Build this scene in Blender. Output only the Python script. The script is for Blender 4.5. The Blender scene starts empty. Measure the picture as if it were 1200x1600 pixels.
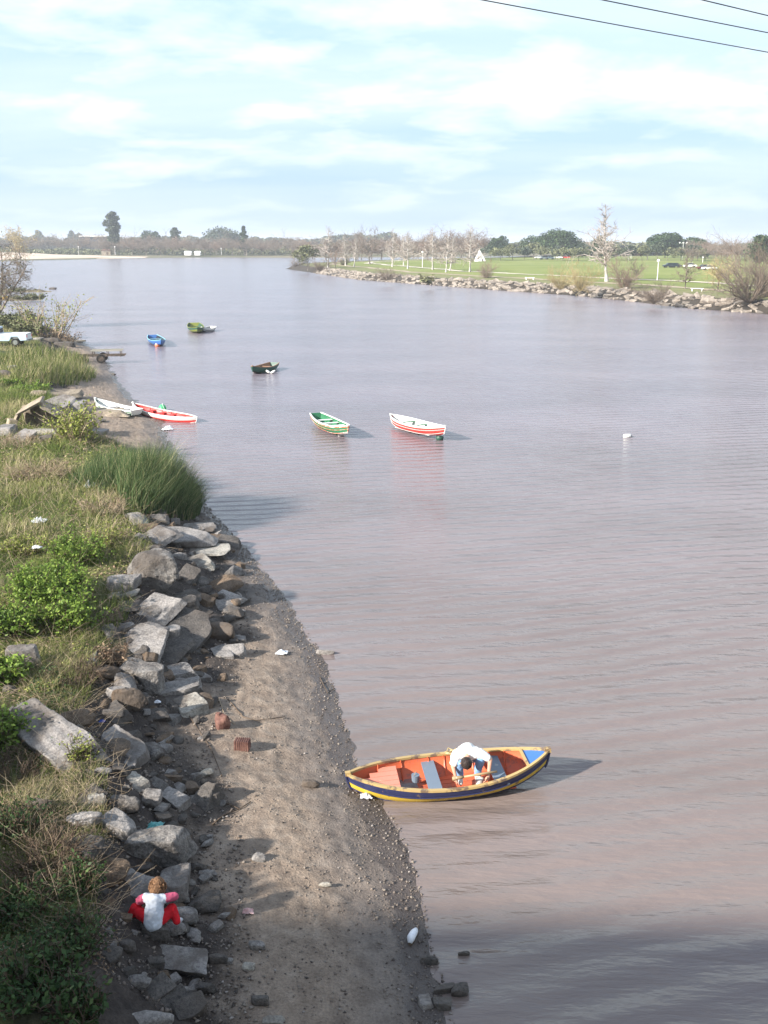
import bpy, bmesh, math, random
import numpy as np
from mathutils import Vector, Matrix, Euler, noise as mnoise

R = math.radians
rng = np.random.default_rng(7)
random.seed(7)
scene = bpy.context.scene
COL = scene.collection

# ------------------------------------------------------------------ camera
CAM_H, PITCH, FPX = 10.0, 15.2, 1556.0
cam_d = bpy.data.cameras.new('camera')
cam = bpy.data.objects.new('camera', cam_d); COL.objects.link(cam)
cam.location = (0, 0, CAM_H)
cam.rotation_euler = (R(90 - PITCH), 0, 0)
cam_d.sensor_fit = 'VERTICAL'; cam_d.sensor_height = 36.0; cam_d.lens = 35.0
cam_d.clip_start = 0.1; cam_d.clip_end = 20000
scene.camera = cam

# ------------------------------------------------------------------ light
SUN_EL, SUN_T = 27.0, 33.0          # elevation; the light travels towards +X turned SUN_T towards +Y
sd = bpy.data.lights.new('sun', 'SUN'); sun = bpy.data.objects.new('sun', sd); COL.objects.link(sun)
dirv = Vector((math.cos(R(SUN_T)) * math.cos(R(SUN_EL)), math.sin(R(SUN_T)) * math.cos(R(SUN_EL)), -math.sin(R(SUN_EL))))
sun.rotation_euler = dirv.to_track_quat('-Z', 'Y').to_euler()
sun.location = (-40, -20, 30)
sd.energy = 5.0; sd.angle = R(1.6); sd.color = (1.0, 0.94, 0.86)

world = bpy.data.worlds.new('World'); scene.world = world; world.use_nodes = True
wn = world.node_tree; wn.nodes.clear(); WL = wn.links.new
def N(tree, kind, **kw):
    n = tree.nodes.new(kind)
    for k, v in kw.items():
        if k.startswith('i_'):
            n.inputs[k[2:].replace('_', ' ')].default_value = v
        else:
            setattr(n, k, v)
    return n
sky = N(wn, 'ShaderNodeTexSky', sky_type='NISHITA'); sky.sun_disc = False
sky.sun_elevation = R(SUN_EL)
# direction towards the sun, as a compass angle from +Y clockwise
sky.sun_rotation = math.atan2(-dirv.x, -dirv.y) % (2 * math.pi)
sky.air_density = 1.0; sky.dust_density = 1.2; sky.ozone_density = 1.5
SKY_STR = 0.080
tc = N(wn, 'ShaderNodeTexCoord')
sep = N(wn, 'ShaderNodeSeparateXYZ'); WL(tc.outputs['Generated'], sep.inputs[0])
zz = N(wn, 'ShaderNodeMath', operation='MAXIMUM'); WL(sep.outputs['Z'], zz.inputs[0]); zz.inputs[1].default_value = 0.0
za = N(wn, 'ShaderNodeMath', operation='ADD'); WL(zz.outputs[0], za.inputs[0]); za.inputs[1].default_value = 0.17
dx = N(wn, 'ShaderNodeMath', operation='DIVIDE'); WL(sep.outputs['X'], dx.inputs[0]); WL(za.outputs[0], dx.inputs[1])
dy = N(wn, 'ShaderNodeMath', operation='DIVIDE'); WL(sep.outputs['Y'], dy.inputs[0]); WL(za.outputs[0], dy.inputs[1])
cmb = N(wn, 'ShaderNodeCombineXYZ'); WL(dx.outputs[0], cmb.inputs['X']); WL(dy.outputs[0], cmb.inputs['Y'])
mp = N(wn, 'ShaderNodeMapping'); WL(cmb.outputs[0], mp.inputs[0])
mp.inputs['Scale'].default_value = (0.75, 0.85, 1); mp.inputs['Location'].default_value = (3.1, 1.4, 0); mp.inputs['Rotation'].default_value = (0, 0, R(12))
n1 = N(wn, 'ShaderNodeTexNoise', i_Scale=2.3, i_Detail=7.0, i_Roughness=0.55, i_Distortion=0.2); WL(mp.outputs[0], n1.inputs['Vector'])
r1 = N(wn, 'ShaderNodeValToRGB'); WL(n1.outputs['Fac'], r1.inputs[0])
r1.color_ramp.elements[0].position = 0.42; r1.color_ramp.elements[1].position = 0.64
mp2 = N(wn, 'ShaderNodeMapping'); WL(cmb.outputs[0], mp2.inputs[0]); mp2.inputs['Scale'].default_value = (0.25, 0.9, 1); mp2.inputs['Location'].default_value = (7.7, 2.2, 0)
n2 = N(wn, 'ShaderNodeTexNoise', i_Scale=1.6, i_Detail=4.0, i_Roughness=0.5); WL(mp2.outputs[0], n2.inputs['Vector'])
r2 = N(wn, 'ShaderNodeValToRGB'); WL(n2.outputs['Fac'], r2.inputs[0])
r2.color_ramp.elements[0].position = 0.35; r2.color_ramp.elements[1].position = 0.7
r2.color_ramp.elements[0].color = (0.05, 0.05, 0.05, 1); r2.color_ramp.elements[1].color = (0.6, 0.6, 0.6, 1)
mx = N(wn, 'ShaderNodeMath', operation='MAXIMUM'); WL(r1.outputs[0], mx.inputs[0]); WL(r2.outputs[0], mx.inputs[1])
# clouds thin out into pale air towards the horizon
hz = N(wn, 'ShaderNodeMapRange'); WL(zz.outputs[0], hz.inputs['Value'])
hz.inputs['From Min'].default_value = 0.0; hz.inputs['From Max'].default_value = 0.12; hz.inputs['To Min'].default_value = 0.2; hz.inputs['To Max'].default_value = 0.95
mf = N(wn, 'ShaderNodeMath', operation='MULTIPLY'); WL(mx.outputs[0], mf.inputs[0]); WL(hz.outputs[0], mf.inputs[1])
sc_ = N(wn, 'ShaderNodeMixRGB', blend_type='MULTIPLY'); sc_.inputs[0].default_value = 1; WL(sky.outputs[0], sc_.inputs[1]); sc_.inputs[2].default_value = (1.0, 1.0, 1.0, 1)
veil = N(wn, 'ShaderNodeMixRGB', blend_type='MIX'); veil.inputs[0].default_value = 0.85; WL(sc_.outputs[0], veil.inputs[1])
vr = N(wn, 'ShaderNodeValToRGB'); WL(zz.outputs[0], vr.inputs[0]); WL(vr.outputs[0], veil.inputs[2])
vr.color_ramp.elements[0].position = 0.0; vr.color_ramp.elements[0].color = (2.45, 3.6, 5.7, 1); vr.color_ramp.elements[1].position = 0.30; vr.color_ramp.elements[1].color = (3.8, 5.3, 6.1, 1)
e_ = vr.color_ramp.elements.new(0.75); e_.color = (1.2, 2.4, 5.0, 1)
cl = N(wn, 'ShaderNodeMixRGB', blend_type='MIX'); WL(mf.outputs[0], cl.inputs[0]); WL(veil.outputs[0], cl.inputs[1]); cl.inputs[2].default_value = (6.2, 6.5, 6.5, 1)
bg = N(wn, 'ShaderNodeBackground'); WL(cl.outputs[0], bg.inputs[0]); bg.inputs[1].default_value = SKY_STR
wo = N(wn, 'ShaderNodeOutputWorld'); WL(bg.outputs[0], wo.inputs[0])

scene.view_settings.view_transform = 'Standard'; scene.view_settings.look = 'None'
scene.view_settings.exposure = 1.3; scene.view_settings.gamma = 1.0
scene.view_settings.use_curve_mapping = False
scene.cycles.use_denoising = True
scene.cycles.max_bounces = 6; scene.cycles.diffuse_bounces = 3; scene.cycles.glossy_bounces = 3
scene.cycles.volume_bounces = 0; scene.cycles.transparent_max_bounces = 8
scene.cycles.caustics_reflective = False; scene.cycles.caustics_refractive = False

# ------------------------------------------------------------------ helpers
def tag(o, label=None, cat=None, group=None, kind=None):
    if label: o['label'] = label
    if cat: o['category'] = cat
    if group: o['group'] = group
    if kind: o['kind'] = kind
    return o
def empty(name, loc=(0, 0, 0), rz=0.0, label=None, cat=None, group=None):
    o = bpy.data.objects.new(name, None); COL.objects.link(o)
    o.location = loc; o.rotation_euler = (0, 0, rz); o.empty_display_size = 0.2
    return tag(o, label, cat, group)
def link(name, me, mats, parent=None, smooth=False):
    if not isinstance(mats, (list, tuple)): mats = [mats]
    if len(me.materials) == 0:
        for m in mats: me.materials.append(m)
    if smooth: me.polygons.foreach_set('use_smooth', [True] * len(me.polygons))
    o = bpy.data.objects.new(name, me); COL.objects.link(o)
    if parent is not None: o.parent = parent
    return o
def children(o): return [c for c in bpy.data.objects if c.parent is o]
def copy_tree(src, kids, loc, rz, sc, label, cat=None):
    c = src.copy(); COL.objects.link(c); c.location = loc; c.rotation_euler = (0, 0, rz)
    c.scale = sc if hasattr(sc, '__len__') else (sc, sc, sc)
    c['label'] = label
    if cat: c['category'] = cat
    for k in kids:
        d = k.copy(); COL.objects.link(d); d.parent = c
    return c
def mesh_np(name, V, F, tint=None, attr='tint'):
    V = np.asarray(V, dtype=np.float32); F = np.asarray(F, dtype=np.int32)
    me = bpy.data.meshes.new(name)
    k = F.shape[1]
    me.vertices.add(len(V)); me.vertices.foreach_set('co', V.ravel())
    me.loops.add(F.size); me.loops.foreach_set('vertex_index', F.ravel())
    me.polygons.add(len(F)); me.polygons.foreach_set('loop_start', np.arange(0, F.size, k, dtype=np.int32))
    if tint is not None:
        a = me.attributes.new(attr, 'FLOAT', 'POINT'); a.data.foreach_set('value', np.asarray(tint, dtype=np.float32))
    me.update(calc_edges=True)
    return me
class MB:
    """collects simple solids into one mesh"""
    def __init__(s): s.v = []; s.f = []
    def add(s, vs, fs):
        b = len(s.v); s.v += [tuple(v) for v in vs]; s.f += [tuple(i + b for i in f) for f in fs]
    def box(s, c, d, rot=None):
        hx, hy, hz_ = d[0] / 2, d[1] / 2, d[2] / 2
        vs = [Vector((x * hx, y * hy, z * hz_)) for z in (-1, 1) for y in (-1, 1) for x in (-1, 1)]
        if rot is not None: vs = [Euler(rot).to_matrix() @ v for v in vs]
        s.add([v + Vector(c) for v in vs], [(0, 2, 3, 1), (4, 5, 7, 6), (0, 1, 5, 4), (2, 6, 7, 3), (0, 4, 6, 2), (1, 3, 7, 5)])
    def tube(s, pts, radii, n=6, cap=True):
        pts = [Vector(p) for p in pts]; rings = []
        if not hasattr(radii, '__len__'): radii = [radii] * len(pts)
        up = Vector((0.13, 0.21, 1)).normalized()
        for i, p in enumerate(pts):
            t = (pts[min(i + 1, len(pts) - 1)] - pts[max(i - 1, 0)])
            if t.length < 1e-9: t = Vector((0, 0, 1))
            t.normalize()
            a = t.cross(up)
            if a.length < 0.05: a = t.cross(Vector((1, 0, 0)))
            a.normalize(); b = t.cross(a)
            rings.append([p + (a * math.cos(2 * math.pi * k / n) + b * math.sin(2 * math.pi * k / n)) * radii[i] for k in range(n)])
        vs = [v for r_ in rings for v in r_]; fs = []
        for i in range(len(pts) - 1):
            for k in range(n):
                fs.append((i * n + k, i * n + (k + 1) % n, (i + 1) * n + (k + 1) % n, (i + 1) * n + k))
        if cap:
            fs.append(tuple(range(n))[::-1]); fs.append(tuple((len(pts) - 1) * n + k for k in range(n)))
        s.add(vs, fs)
    def ball(s, c, r, nu=10, nv=6, sq=(1, 1, 1)):
        vs = []; fs = []
        for i in range(nv + 1):
            th = math.pi * i / nv
            for j in range(nu):
                ph = 2 * math.pi * j / nu
                vs.append((c[0] + r * sq[0] * math.sin(th) * math.cos(ph), c[1] + r * sq[1] * math.sin(th) * math.sin(ph), c[2] + r * sq[2] * math.cos(th)))
        for i in range(nv):
            for j in range(nu):
                fs.append((i * nu + j, i * nu + (j + 1) % nu, (i + 1) * nu + (j + 1) % nu, (i + 1) * nu + j))
        s.add(vs, fs)
    def mesh(s, name):
        me = bpy.data.meshes.new(name); me.from_pydata(s.v, [], s.f); me.validate(); me.update(); return me
    def build(s, name, mats, parent=None, smooth=False): return link(name, s.mesh(name), mats, parent, smooth)

def vnoise(x, y, seed=0):
    """smooth value noise on numpy arrays"""
    xi = np.floor(x).astype(np.int64); yi = np.floor(y).astype(np.int64)
    xf = x - xi; yf = y - yi
    def h(a, b):
        n = (a * 374761393 + b * 668265263 + seed * 1442695041) & 0x7fffffff
        n = ((n ^ (n >> 13)) * 1274126177) & 0x7fffffff
        return ((n ^ (n >> 16)) & 0xffff) / 65535.0
    sx = xf * xf * (3 - 2 * xf); sy = yf * yf * (3 - 2 * yf)
    a = h(xi, yi) * (1 - sx) + h(xi + 1, yi) * sx
    b = h(xi, yi + 1) * (1 - sx) + h(xi + 1, yi + 1) * sx
    return (a * (1 - sy) + b * sy) * 2 - 1
def fbm(x, y, sc, oct=4, seed=0, rough=0.5):
    t = 0; a = 1.0; f = sc
    for o in range(oct):
        t = t + a * vnoise(x * f, y * f, seed + o); a *= rough; f *= 2.03
    return t

# ray of a photograph pixel (1200 x 1600) used to read real distances off the picture
def ray(px, py):
    xr = (px - 600) / FPX; yu = (800 - py) / FPX; c, s_ = math.cos(R(PITCH)), math.sin(R(PITCH))
    return Vector((xr, c + yu * s_, -s_ + yu * c))
def at(px, py, z=0.0):
    d = ray(px, py); t = (z - CAM_H) / d.z
    return Vector((d.x * t, d.y * t, z))
def atY(px, py, Y):
    d = ray(px, py); t = Y / d.y
    return Vector((d.x * t, Y, CAM_H + d.z * t))
def ppm(Y, z=0.0):      # photograph pixels per metre at forward distance Y
    return FPX / (Y * math.cos(R(PITCH)) + (CAM_H - z) * math.sin(R(PITCH)))

# ------------------------------------------------------------------ materials
def ramp(nt, src, stops):
    r_ = nt.nodes.new('ShaderNodeValToRGB'); nt.links.new(src, r_.inputs[0])
    e = r_.color_ramp.elements
    while len(e) < len(stops): e.new(0.5)
    for i, (p, c) in enumerate(stops): e[i].position = p; e[i].color = (c[0], c[1], c[2], 1)
    return r_.outputs[0]
def new_mat(name):
    m = bpy.data.materials.new(name); m.use_nodes = True
    nt = m.node_tree; b = nt.nodes['Principled BSDF']; b.inputs['Specular IOR Level'].default_value = 0.15
    return m, nt, b
def bump(nt, b, src, strength=0.4, dist=0.02):
    bp = nt.nodes.new('ShaderNodeBump'); bp.inputs['Strength'].default_value = strength; bp.inputs['Distance'].default_value = dist
    nt.links.new(src, bp.inputs['Height']); nt.links.new(bp.outputs[0], b.inputs['Normal'])
def noise_node(nt, scale, detail=5, rough=0.55, coord='Object', vec=None, stretch=None):
    t = nt.nodes.new('ShaderNodeTexCoord')
    n = nt.nodes.new('ShaderNodeTexNoise'); n.inputs['Scale'].default_value = scale
    n.inputs['Detail'].default_value = detail; n.inputs['Roughness'].default_value = rough
    src = vec or t.outputs[coord]
    if stretch:
        mpp = nt.nodes.new('ShaderNodeMapping'); mpp.inputs['Scale'].default_value = stretch; nt.links.new(src, mpp.inputs[0]); src = mpp.outputs[0]
    nt.links.new(src, n.inputs['Vector'])
    return n.outputs['Fac']
def mottled(name, c1, c2, scale=6, rough=0.8, bs=0.3, bd=0.01, bscale=None, stretch=None, lo=0.35, hi=0.65, metal=0):
    m, nt, b = new_mat(name)
    f = noise_node(nt, scale, stretch=stretch)
    nt.links.new(ramp(nt, f, [(lo, c1), (hi, c2)]), b.inputs['Base Color'])
    b.inputs['Roughness'].default_value = rough; b.inputs['Metallic'].default_value = metal
    if bs: bump(nt, b, noise_node(nt, bscale or scale * 4, stretch=stretch), bs, bd)
    return m
def painted(name, c, wear=(0.25, 0.2, 0.15), amount=0.38, rough=0.45, scale=5):
    """paint with scuffed and flaked patches"""
    m, nt, b = new_mat(name)
    f = noise_node(nt, scale, 8, 0.7)
    g = noise_node(nt, scale * 0.35, 3, 0.5)
    d = tuple(x * 0.8 for x in c)
    base = nt.nodes.new('ShaderNodeMixRGB'); nt.links.new(g, base.inputs[0]); base.inputs[1].default_value = (*c, 1); base.inputs[2].default_value = (*d, 1)
    mk = ramp(nt, f, [(amount - 0.03, (1, 1, 1)), (amount + 0.02, (0, 0, 0))])
    mixc = nt.nodes.new('ShaderNodeMixRGB'); nt.links.new(mk, mixc.inputs[0]); nt.links.new(base.outputs[0], mixc.inputs[1]); mixc.inputs[2].default_value = (*wear, 1)
    nt.links.new(mixc.outputs[0], b.inputs['Base Color'])
    b.inputs['Roughness'].default_value = rough
    bump(nt, b, f, 0.25, 0.006); b.inputs['Specular IOR Level'].default_value = 0.4
    return m
def leafy(name, stops, rough=0.6, trans=0.0):
    m, nt, b = new_mat(name)
    a = nt.nodes.new('ShaderNodeAttribute'); a.attribute_name = 'tint'
    nt.links.new(ramp(nt, a.outputs['Fac'], stops), b.inputs['Base Color'])
    b.inputs['Roughness'].default_value = rough
    if trans:
        tr = nt.nodes.new('ShaderNodeBsdfTranslucent'); mxs = nt.nodes.new('ShaderNodeMixShader')
        nt.links.new(ramp(nt, a.outputs['Fac'], stops), tr.inputs[0]); mxs.inputs[0].default_value = trans
        nt.links.new(b.outputs[0], mxs.inputs[1]); nt.links.new(tr.outputs[0], mxs.inputs[2])
        nt.links.new(mxs.outputs[0], nt.nodes['Material Output'].inputs[0])
    return m

# ------------------------------------------------------------------ left bank terrain
SH = [  # photograph waterline, left bank, near to far
 (720, 1640), (704, 1600), (690, 1540), (664, 1450), (652, 1380), (622, 1295), (590, 1250), (562, 1215), (545, 1160), (525, 1090), (500, 1020),
 (470, 975), (440, 930), (405, 882), (372, 845), (342, 812), (318, 785), (300, 745), (278, 710), (262, 680), (256, 656), (232, 640), (205, 622), (187, 595), (176, 575),
 (168, 560), (152, 547), (130, 535), (112, 525), (88, 513)]
shp = [at(*p) for p in SH]
sY = [0.0, 4.0] + [p.y for p in shp] + [126, 131, 138, 150]
sX = [2.2, 1.9] + [p.x for p in shp] + [-52, -64, -82, -100]
def ip(tbl):
    ys = [t[0] for t in tbl]; vs = [t[1] for t in tbl]
    return lambda Y: np.interp(Y, ys, vs)
mud_w = ip([(0, 3.2), (11, 3.2), (14, 3.35), (17.6, 3.4), (21, 2.7), (24, 1.9), (28.6, 0.9), (34, 0.6), (39, 0.4), (45, 1.2), (49, 3.4), (52, 4.0), (65, 3.8), (84, 3.6), (95, 3.0), (110, 1.2), (150, 1)])
rock_w = ip([(0, 1.6), (14, 1.9), (17.6, 2.4), (24, 3.4), (34, 3.3), (39, 2.0), (50, 2.2), (65, 3), (150, 3)])
top_h = ip([(0, 1.35), (17, 1.3), (24, 1.3), (33, 1.25), (39, 0.95), (50, 1.0), (90, 1.0), (100, 1.3), (150, 1.6)])
def sstep(t): t = np.clip(t, 0, 1); return t * t * (3 - 2 * t)
def ground(X, Y):
    X = np.asarray(X, float); Y = np.asarray(Y, float)
    u = np.interp(Y, sY, sX) - X + (0.13 * fbm(X, Y, 0.9, 3, 5) + 0.07 * fbm(X, Y, 3.1, 3, 6)) * np.clip(Y / 30, 0.6, 2.5)
    w = mud_w(Y); r_ = rock_w(Y); T = top_h(Y); hm = np.minimum(0.45, 0.12 * w + 0.05)
    h = np.where(u < 0, 0.16 * u, hm * np.clip(u / w, 0, 1) ** 0.9)
    h = h + (T - hm) * sstep((u - w) / r_) + 0.05 * np.clip(u - w - r_, 0, 14)
    k = np.clip(u / 0.8, 0.15, 1); rk = sstep((u - w + 0.5) / 1.0)
    h = h + k * 0.045 * fbm(X, Y, 1.1, 4, 1) + 0.014 * fbm(X, Y, 6, 3, 2) * k + rk * (0.10 * fbm(X, Y, 0.8, 4, 3) + 0.035 * fbm(X, Y, 4, 3, 4))
    return h
def inland(X, Y): return np.interp(Y, sY, sX) - X
def hit(px, py):
    d = ray(px, py); d = d / d.y; Y = 5.0
    Ys = np.concatenate([np.arange(8, 60, 0.05), np.arange(60, 150, 0.2)])
    P = np.stack([d.x * Ys, Ys, CAM_H + d.z * Ys], 1)
    g = np.maximum(ground(P[:, 0], P[:, 1]), 0.0)
    idx = np.where(P[:, 2] <= g)[0]
    i = idx[0] if len(idx) else len(Ys) - 1
    return Vector((float(P[i, 0]), float(P[i, 1]), float(g[i])))
def gz(x, y): return float(ground(x, y))

# rows (forward) x columns (inland)
rowsY = 3.0 * np.exp(np.linspace(0, math.log(150 / 3.0), 760))
cols = np.concatenate([np.linspace(-5, 0, 22, endpoint=False), np.linspace(0, 8, 200, endpoint=False), np.linspace(8, 20, 90, endpoint=False), 20 * np.exp(np.linspace(0, math.log(20), 30))])
U, YY = np.meshgrid(cols, rowsY)
XX = np.interp(YY, sY, sX) - U
ZZ = ground(XX, YY)
nr, nc = XX.shape
idx = np.arange(nr * nc).reshape(nr, nc)
F = np.stack([idx[:-1, :-1], idx[1:, :-1], idx[1:, 1:], idx[:-1, 1:]], -1).reshape(-1, 4)[:, ::-1]
V = np.stack([XX, YY, ZZ], -1).reshape(-1, 3)
me = mesh_np('mud_bank', V, F, tint=None)
Uu = U.ravel(); wv = mud_w(YY.ravel()); rv = rock_w(YY.ravel())
a = me.attributes.new('shore', 'FLOAT', 'POINT'); a.data.foreach_set('value', Uu.astype(np.float32))
a = me.attributes.new('grassy', 'FLOAT', 'POINT'); a.data.foreach_set('value', sstep((Uu - wv - rv * 0.75 + 0.6 * fbm(XX.ravel(), YY.ravel(), 0.7, 3, 9)) / 1.2).astype(np.float32))
a = me.attributes.new('stony', 'FLOAT', 'POINT'); a.data.foreach_set('value', sstep((Uu - wv + 0.5 + 0.5 * fbm(XX.ravel(), YY.ravel(), 1.1, 3, 12)) / 0.9).astype(np.float32))

def mud_material():
    m, nt, b = new_mat('mud')
    L_ = nt.links.new
    def attr(n):
        q = nt.nodes.new('ShaderNodeAttribute'); q.attribute_name = n; return q.outputs['Fac']
    big = noise_node(nt, 0.55, 4); mid = noise_node(nt, 3.5, 6, 0.6); fine = noise_node(nt, 26, 6, 0.7)
    dry = ramp(nt, mid, [(0.3, (0.175, 0.134, 0.104)), (0.52, (0.25, 0.197, 0.153)), (0.72, (0.32, 0.262, 0.21))])
    wet = ramp(nt, mid, [(0.3, (0.085, 0.071, 0.064)), (0.7, (0.155, 0.131, 0.116))])
    # damp tide band: a wet strip by the water and a second dark one part way up
    sh = attr('shore')
    ad = nt.nodes.new('ShaderNodeMath'); ad.operation = 'MULTIPLY_ADD'; L_(big, ad.inputs[0]); ad.inputs[1].default_value = 1.3; L_(sh, ad.inputs[2])
    band = ramp(nt, ad.outputs[0], [(0.0, (1, 1, 1)), (0.5, (1, 1, 1))])
    mr = nt.nodes.new('ShaderNodeMapRange'); L_(ad.outputs[0], mr.inputs['Value'])
    mr.inputs['From Min'].default_value = 0.0; mr.inputs['From Max'].default_value = 5.0
    band = ramp(nt, mr.outputs[0], [(0.0, (1, 1, 1)), (0.15, (0.9, 0.9, 0.9)), (0.2, (0.45, 0.45, 0.45)), (0.26, (0.75, 0.75, 0.75)), (0.33, (0.6, 0.6, 0.6)), (0.46, (0.0, 0.0, 0.0))])
    c = nt.nodes.new('ShaderNodeMixRGB'); L_(band, c.inputs[0]); L_(dry, c.inputs[1]); L_(wet, c.inputs[2])
    soil = ramp(nt, mid, [(0.3, (0.035, 0.029, 0.026)), (0.7, (0.09, 0.074, 0.064))])
    c2 = nt.nodes.new('ShaderNodeMixRGB'); L_(attr('stony'), c2.inputs[0]); L_(c.outputs[0], c2.inputs[1]); L_(soil, c2.inputs[2])
    turf = ramp(nt, mid, [(0.3, (0.05, 0.06, 0.02)), (0.5, (0.11, 0.125, 0.038)), (0.72, (0.17, 0.145, 0.08))])
    c3 = nt.nodes.new('ShaderNodeMixRGB'); L_(attr('grassy'), c3.inputs[0]); L_(c2.outputs[0], c3.inputs[1]); L_(turf, c3.inputs[2])
    # fine grit
    gr = ramp(nt, fine, [(0.3, (0.6, 0.6, 0.6)), (0.5, (1, 1, 1)), (0.72, (1.35, 1.33, 1.3))])
    c4 = nt.nodes.new('ShaderNodeMixRGB'); c4.blend_type = 'MULTIPLY'; c4.inputs[0].default_value = 0.8; L_(c3.outputs[0], c4.inputs[1]); L_(gr, c4.inputs[2])
    L_(c4.outputs[0], b.inputs['Base Color'])
    # the strip the ripples keep wet
    a2 = nt.nodes.new('ShaderNodeMath'); a2.operation = 'MULTIPLY_ADD'; L_(noise_node(nt, 1.8, 5), a2.inputs[0]); a2.inputs[1].default_value = -0.9; L_(sh, a2.inputs[2])
    film = ramp(nt, a2.outputs[0], [(0.0, (1, 1, 1)), (0.12, (0, 0, 0))])
    c5 = nt.nodes.new('ShaderNodeMixRGB'); L_(film, c5.inputs[0]); L_(c4.outputs[0], c5.inputs[1]); c5.inputs[2].default_value = (0.095, 0.078, 0.070, 1); L_(c5.outputs[0], b.inputs['Base Color'])
    ro = ramp(nt, band, [(0, (0.85, 0.85, 0.85)), (1, (0.55, 0.55, 0.55))])
    rf = nt.nodes.new('ShaderNodeMixRGB'); L_(film, rf.inputs[0]); L_(ro, rf.inputs[1]); rf.inputs[2].default_value = (0.25, 0.25, 0.25, 1); L_(rf.outputs[0], b.inputs['Roughness'])
    sp = nt.nodes.new('ShaderNodeMapRange'); L_(band, sp.inputs['Value']); sp.inputs['To Min'].default_value = 0.15; sp.inputs['To Max'].default_value = 0.45; L_(sp.outputs[0], b.inputs['Specular IOR Level'])
    hsum = nt.nodes.new('ShaderNodeMath'); hsum.operation = 'MULTIPLY_ADD'; L_(fine, hsum.inputs[0]); hsum.inputs[1].default_value = 0.5; L_(mid, hsum.inputs[2])
    bump(nt, b, hsum.outputs[0], 1.0, 0.07)
    return m
M_MUD = mud_material()
tag(link('mud_bank', me, M_MUD, smooth=True), kind='structure')

# ------------------------------------------------------------------ water
def water_material():
    m, nt, b = new_mat('muddy_water'); L_ = nt.links.new
    t = nt.nodes.new('ShaderNodeTexCoord')
    def wavy(rot, scx, scy, scale, detail, rough=0.5, dist=0.0):
        mpp = nt.nodes.new('ShaderNodeMapping'); mpp.inputs['Rotation'].default_value = (0, 0, R(rot)); mpp.inputs['Scale'].default_value = (scx, scy, 1)
        L_(t.outputs['Object'], mpp.inputs[0])
        n = nt.nodes.new('ShaderNodeTexNoise'); n.inputs['Scale'].default_value = scale; n.inputs['Detail'].default_value = detail; n.inputs['Roughness'].default_value = rough
        n.inputs['Distortion'].default_value = dist
        L_(mpp.outputs[0], n.inputs['Vector']); return n.outputs['Fac']
    silt = wavy(10, 0.5, 1.0, 0.12, 4)
    col = ramp(nt, silt, [(0.32, (0.150, 0.117, 0.102)), (0.5, (0.176, 0.138, 0.121)), (0.68, (0.202, 0.159, 0.140))])
    # brown silty water near; farther out lavender sky reflection put into the colour
    sky_tint = ramp(nt, silt, [(0.32, (0.158, 0.132, 0.150)), (0.5, (0.180, 0.150, 0.170)), (0.68, (0.205, 0.170, 0.190))])
    so = nt.nodes.new('ShaderNodeSeparateXYZ'); L_(t.outputs['Object'], so.inputs[0])
    sy = nt.nodes.new('ShaderNodeMath'); sy.operation = 'MULTIPLY_ADD'; L_(silt, sy.inputs[0]); sy.inputs[1].default_value = 24.0; L_(so.outputs['Y'], sy.inputs[2])
    md_ = nt.nodes.new('ShaderNodeMapRange'); L_(sy.outputs[0], md_.inputs['Value']); md_.inputs['From Min'].default_value = 24; md_.inputs['From Max'].default_value = 75
    cm = nt.nodes.new('ShaderNodeMixRGB'); L_(md_.outputs[0], cm.inputs[0]); L_(col, cm.inputs[1]); L_(sky_tint, cm.inputs[2])
    L_(cm.outputs[0], b.inputs['Base Color'])
    b.inputs['Roughness'].default_value = 0.20; b.inputs['IOR'].default_value = 1.55; b.inputs['Specular IOR Level'].default_value = 0.5
    def add(a_, ka, b_, kb):
        x = nt.nodes.new('ShaderNodeMath'); x.operation = 'MULTIPLY'; L_(a_, x.inputs[0]); x.inputs[1].default_value = ka
        y = nt.nodes.new('ShaderNodeMath'); y.operation = 'MULTIPLY_ADD'; L_(b_, y.inputs[0]); y.inputs[1].default_value = kb; L_(x.outputs[0], y.inputs[2]); return y.outputs[0]
    w1 = wavy(-12, 0.42, 2.2, 1.0, 3, 0.5, 0.3); w2 = wavy(9, 0.6, 2.0, 3.2, 3, 0.55, 0.2); w3 = wavy(-4, 0.25, 0.8, 0.35, 3)
    # long wave trains that run in towards the bank
    mpp = nt.nodes.new('ShaderNodeMapping'); mpp.inputs['Rotation'].default_value = (0, 0, R(-14)); L_(t.outputs['Object'], mpp.inputs[0])
    wv_ = nt.nodes.new('ShaderNodeTexWave'); wv_.bands_direction = 'Y'; wv_.inputs['Scale'].default_value = 0.43; wv_.inputs['Distortion'].default_value = 6.0
    wv_.inputs['Detail'].default_value = 3; wv_.inputs['Detail Scale'].default_value = 0.35; L_(mpp.outputs[0], wv_.inputs['Vector'])
    h = add(w1, 0.6, w2, 0.33); h = add(h, 1.0, w3, 1.2)
    x = nt.nodes.new('ShaderNodeMath'); x.operation = 'MULTIPLY_ADD'; L_(wv_.outputs['Fac'], x.inputs[0]); x.inputs[1].default_value = 0.40; L_(h, x.inputs[2])
    bump(nt, b, x.outputs[0], 1.0, 0.095)
    return m
M_WATER = water_material()
wys = np.concatenate([[-300, -60, -10], np.linspace(0, 200, 21), [300, 500, 800, 1500, 3000, 6000]])
wxs = np.array([-6000, -2000, -600, -200, -60, -30, 0, 30, 60, 120, 250, 700, 2000, 6000.0])
gx, gy = np.meshgrid(wxs, wys); nr, nc = gx.shape; idx = np.arange(nr * nc).reshape(nr, nc)
F = np.stack([idx[:-1, :-1], idx[:-1, 1:], idx[1:, 1:], idx[1:, :-1]], -1).reshape(-1, 4)
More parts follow.
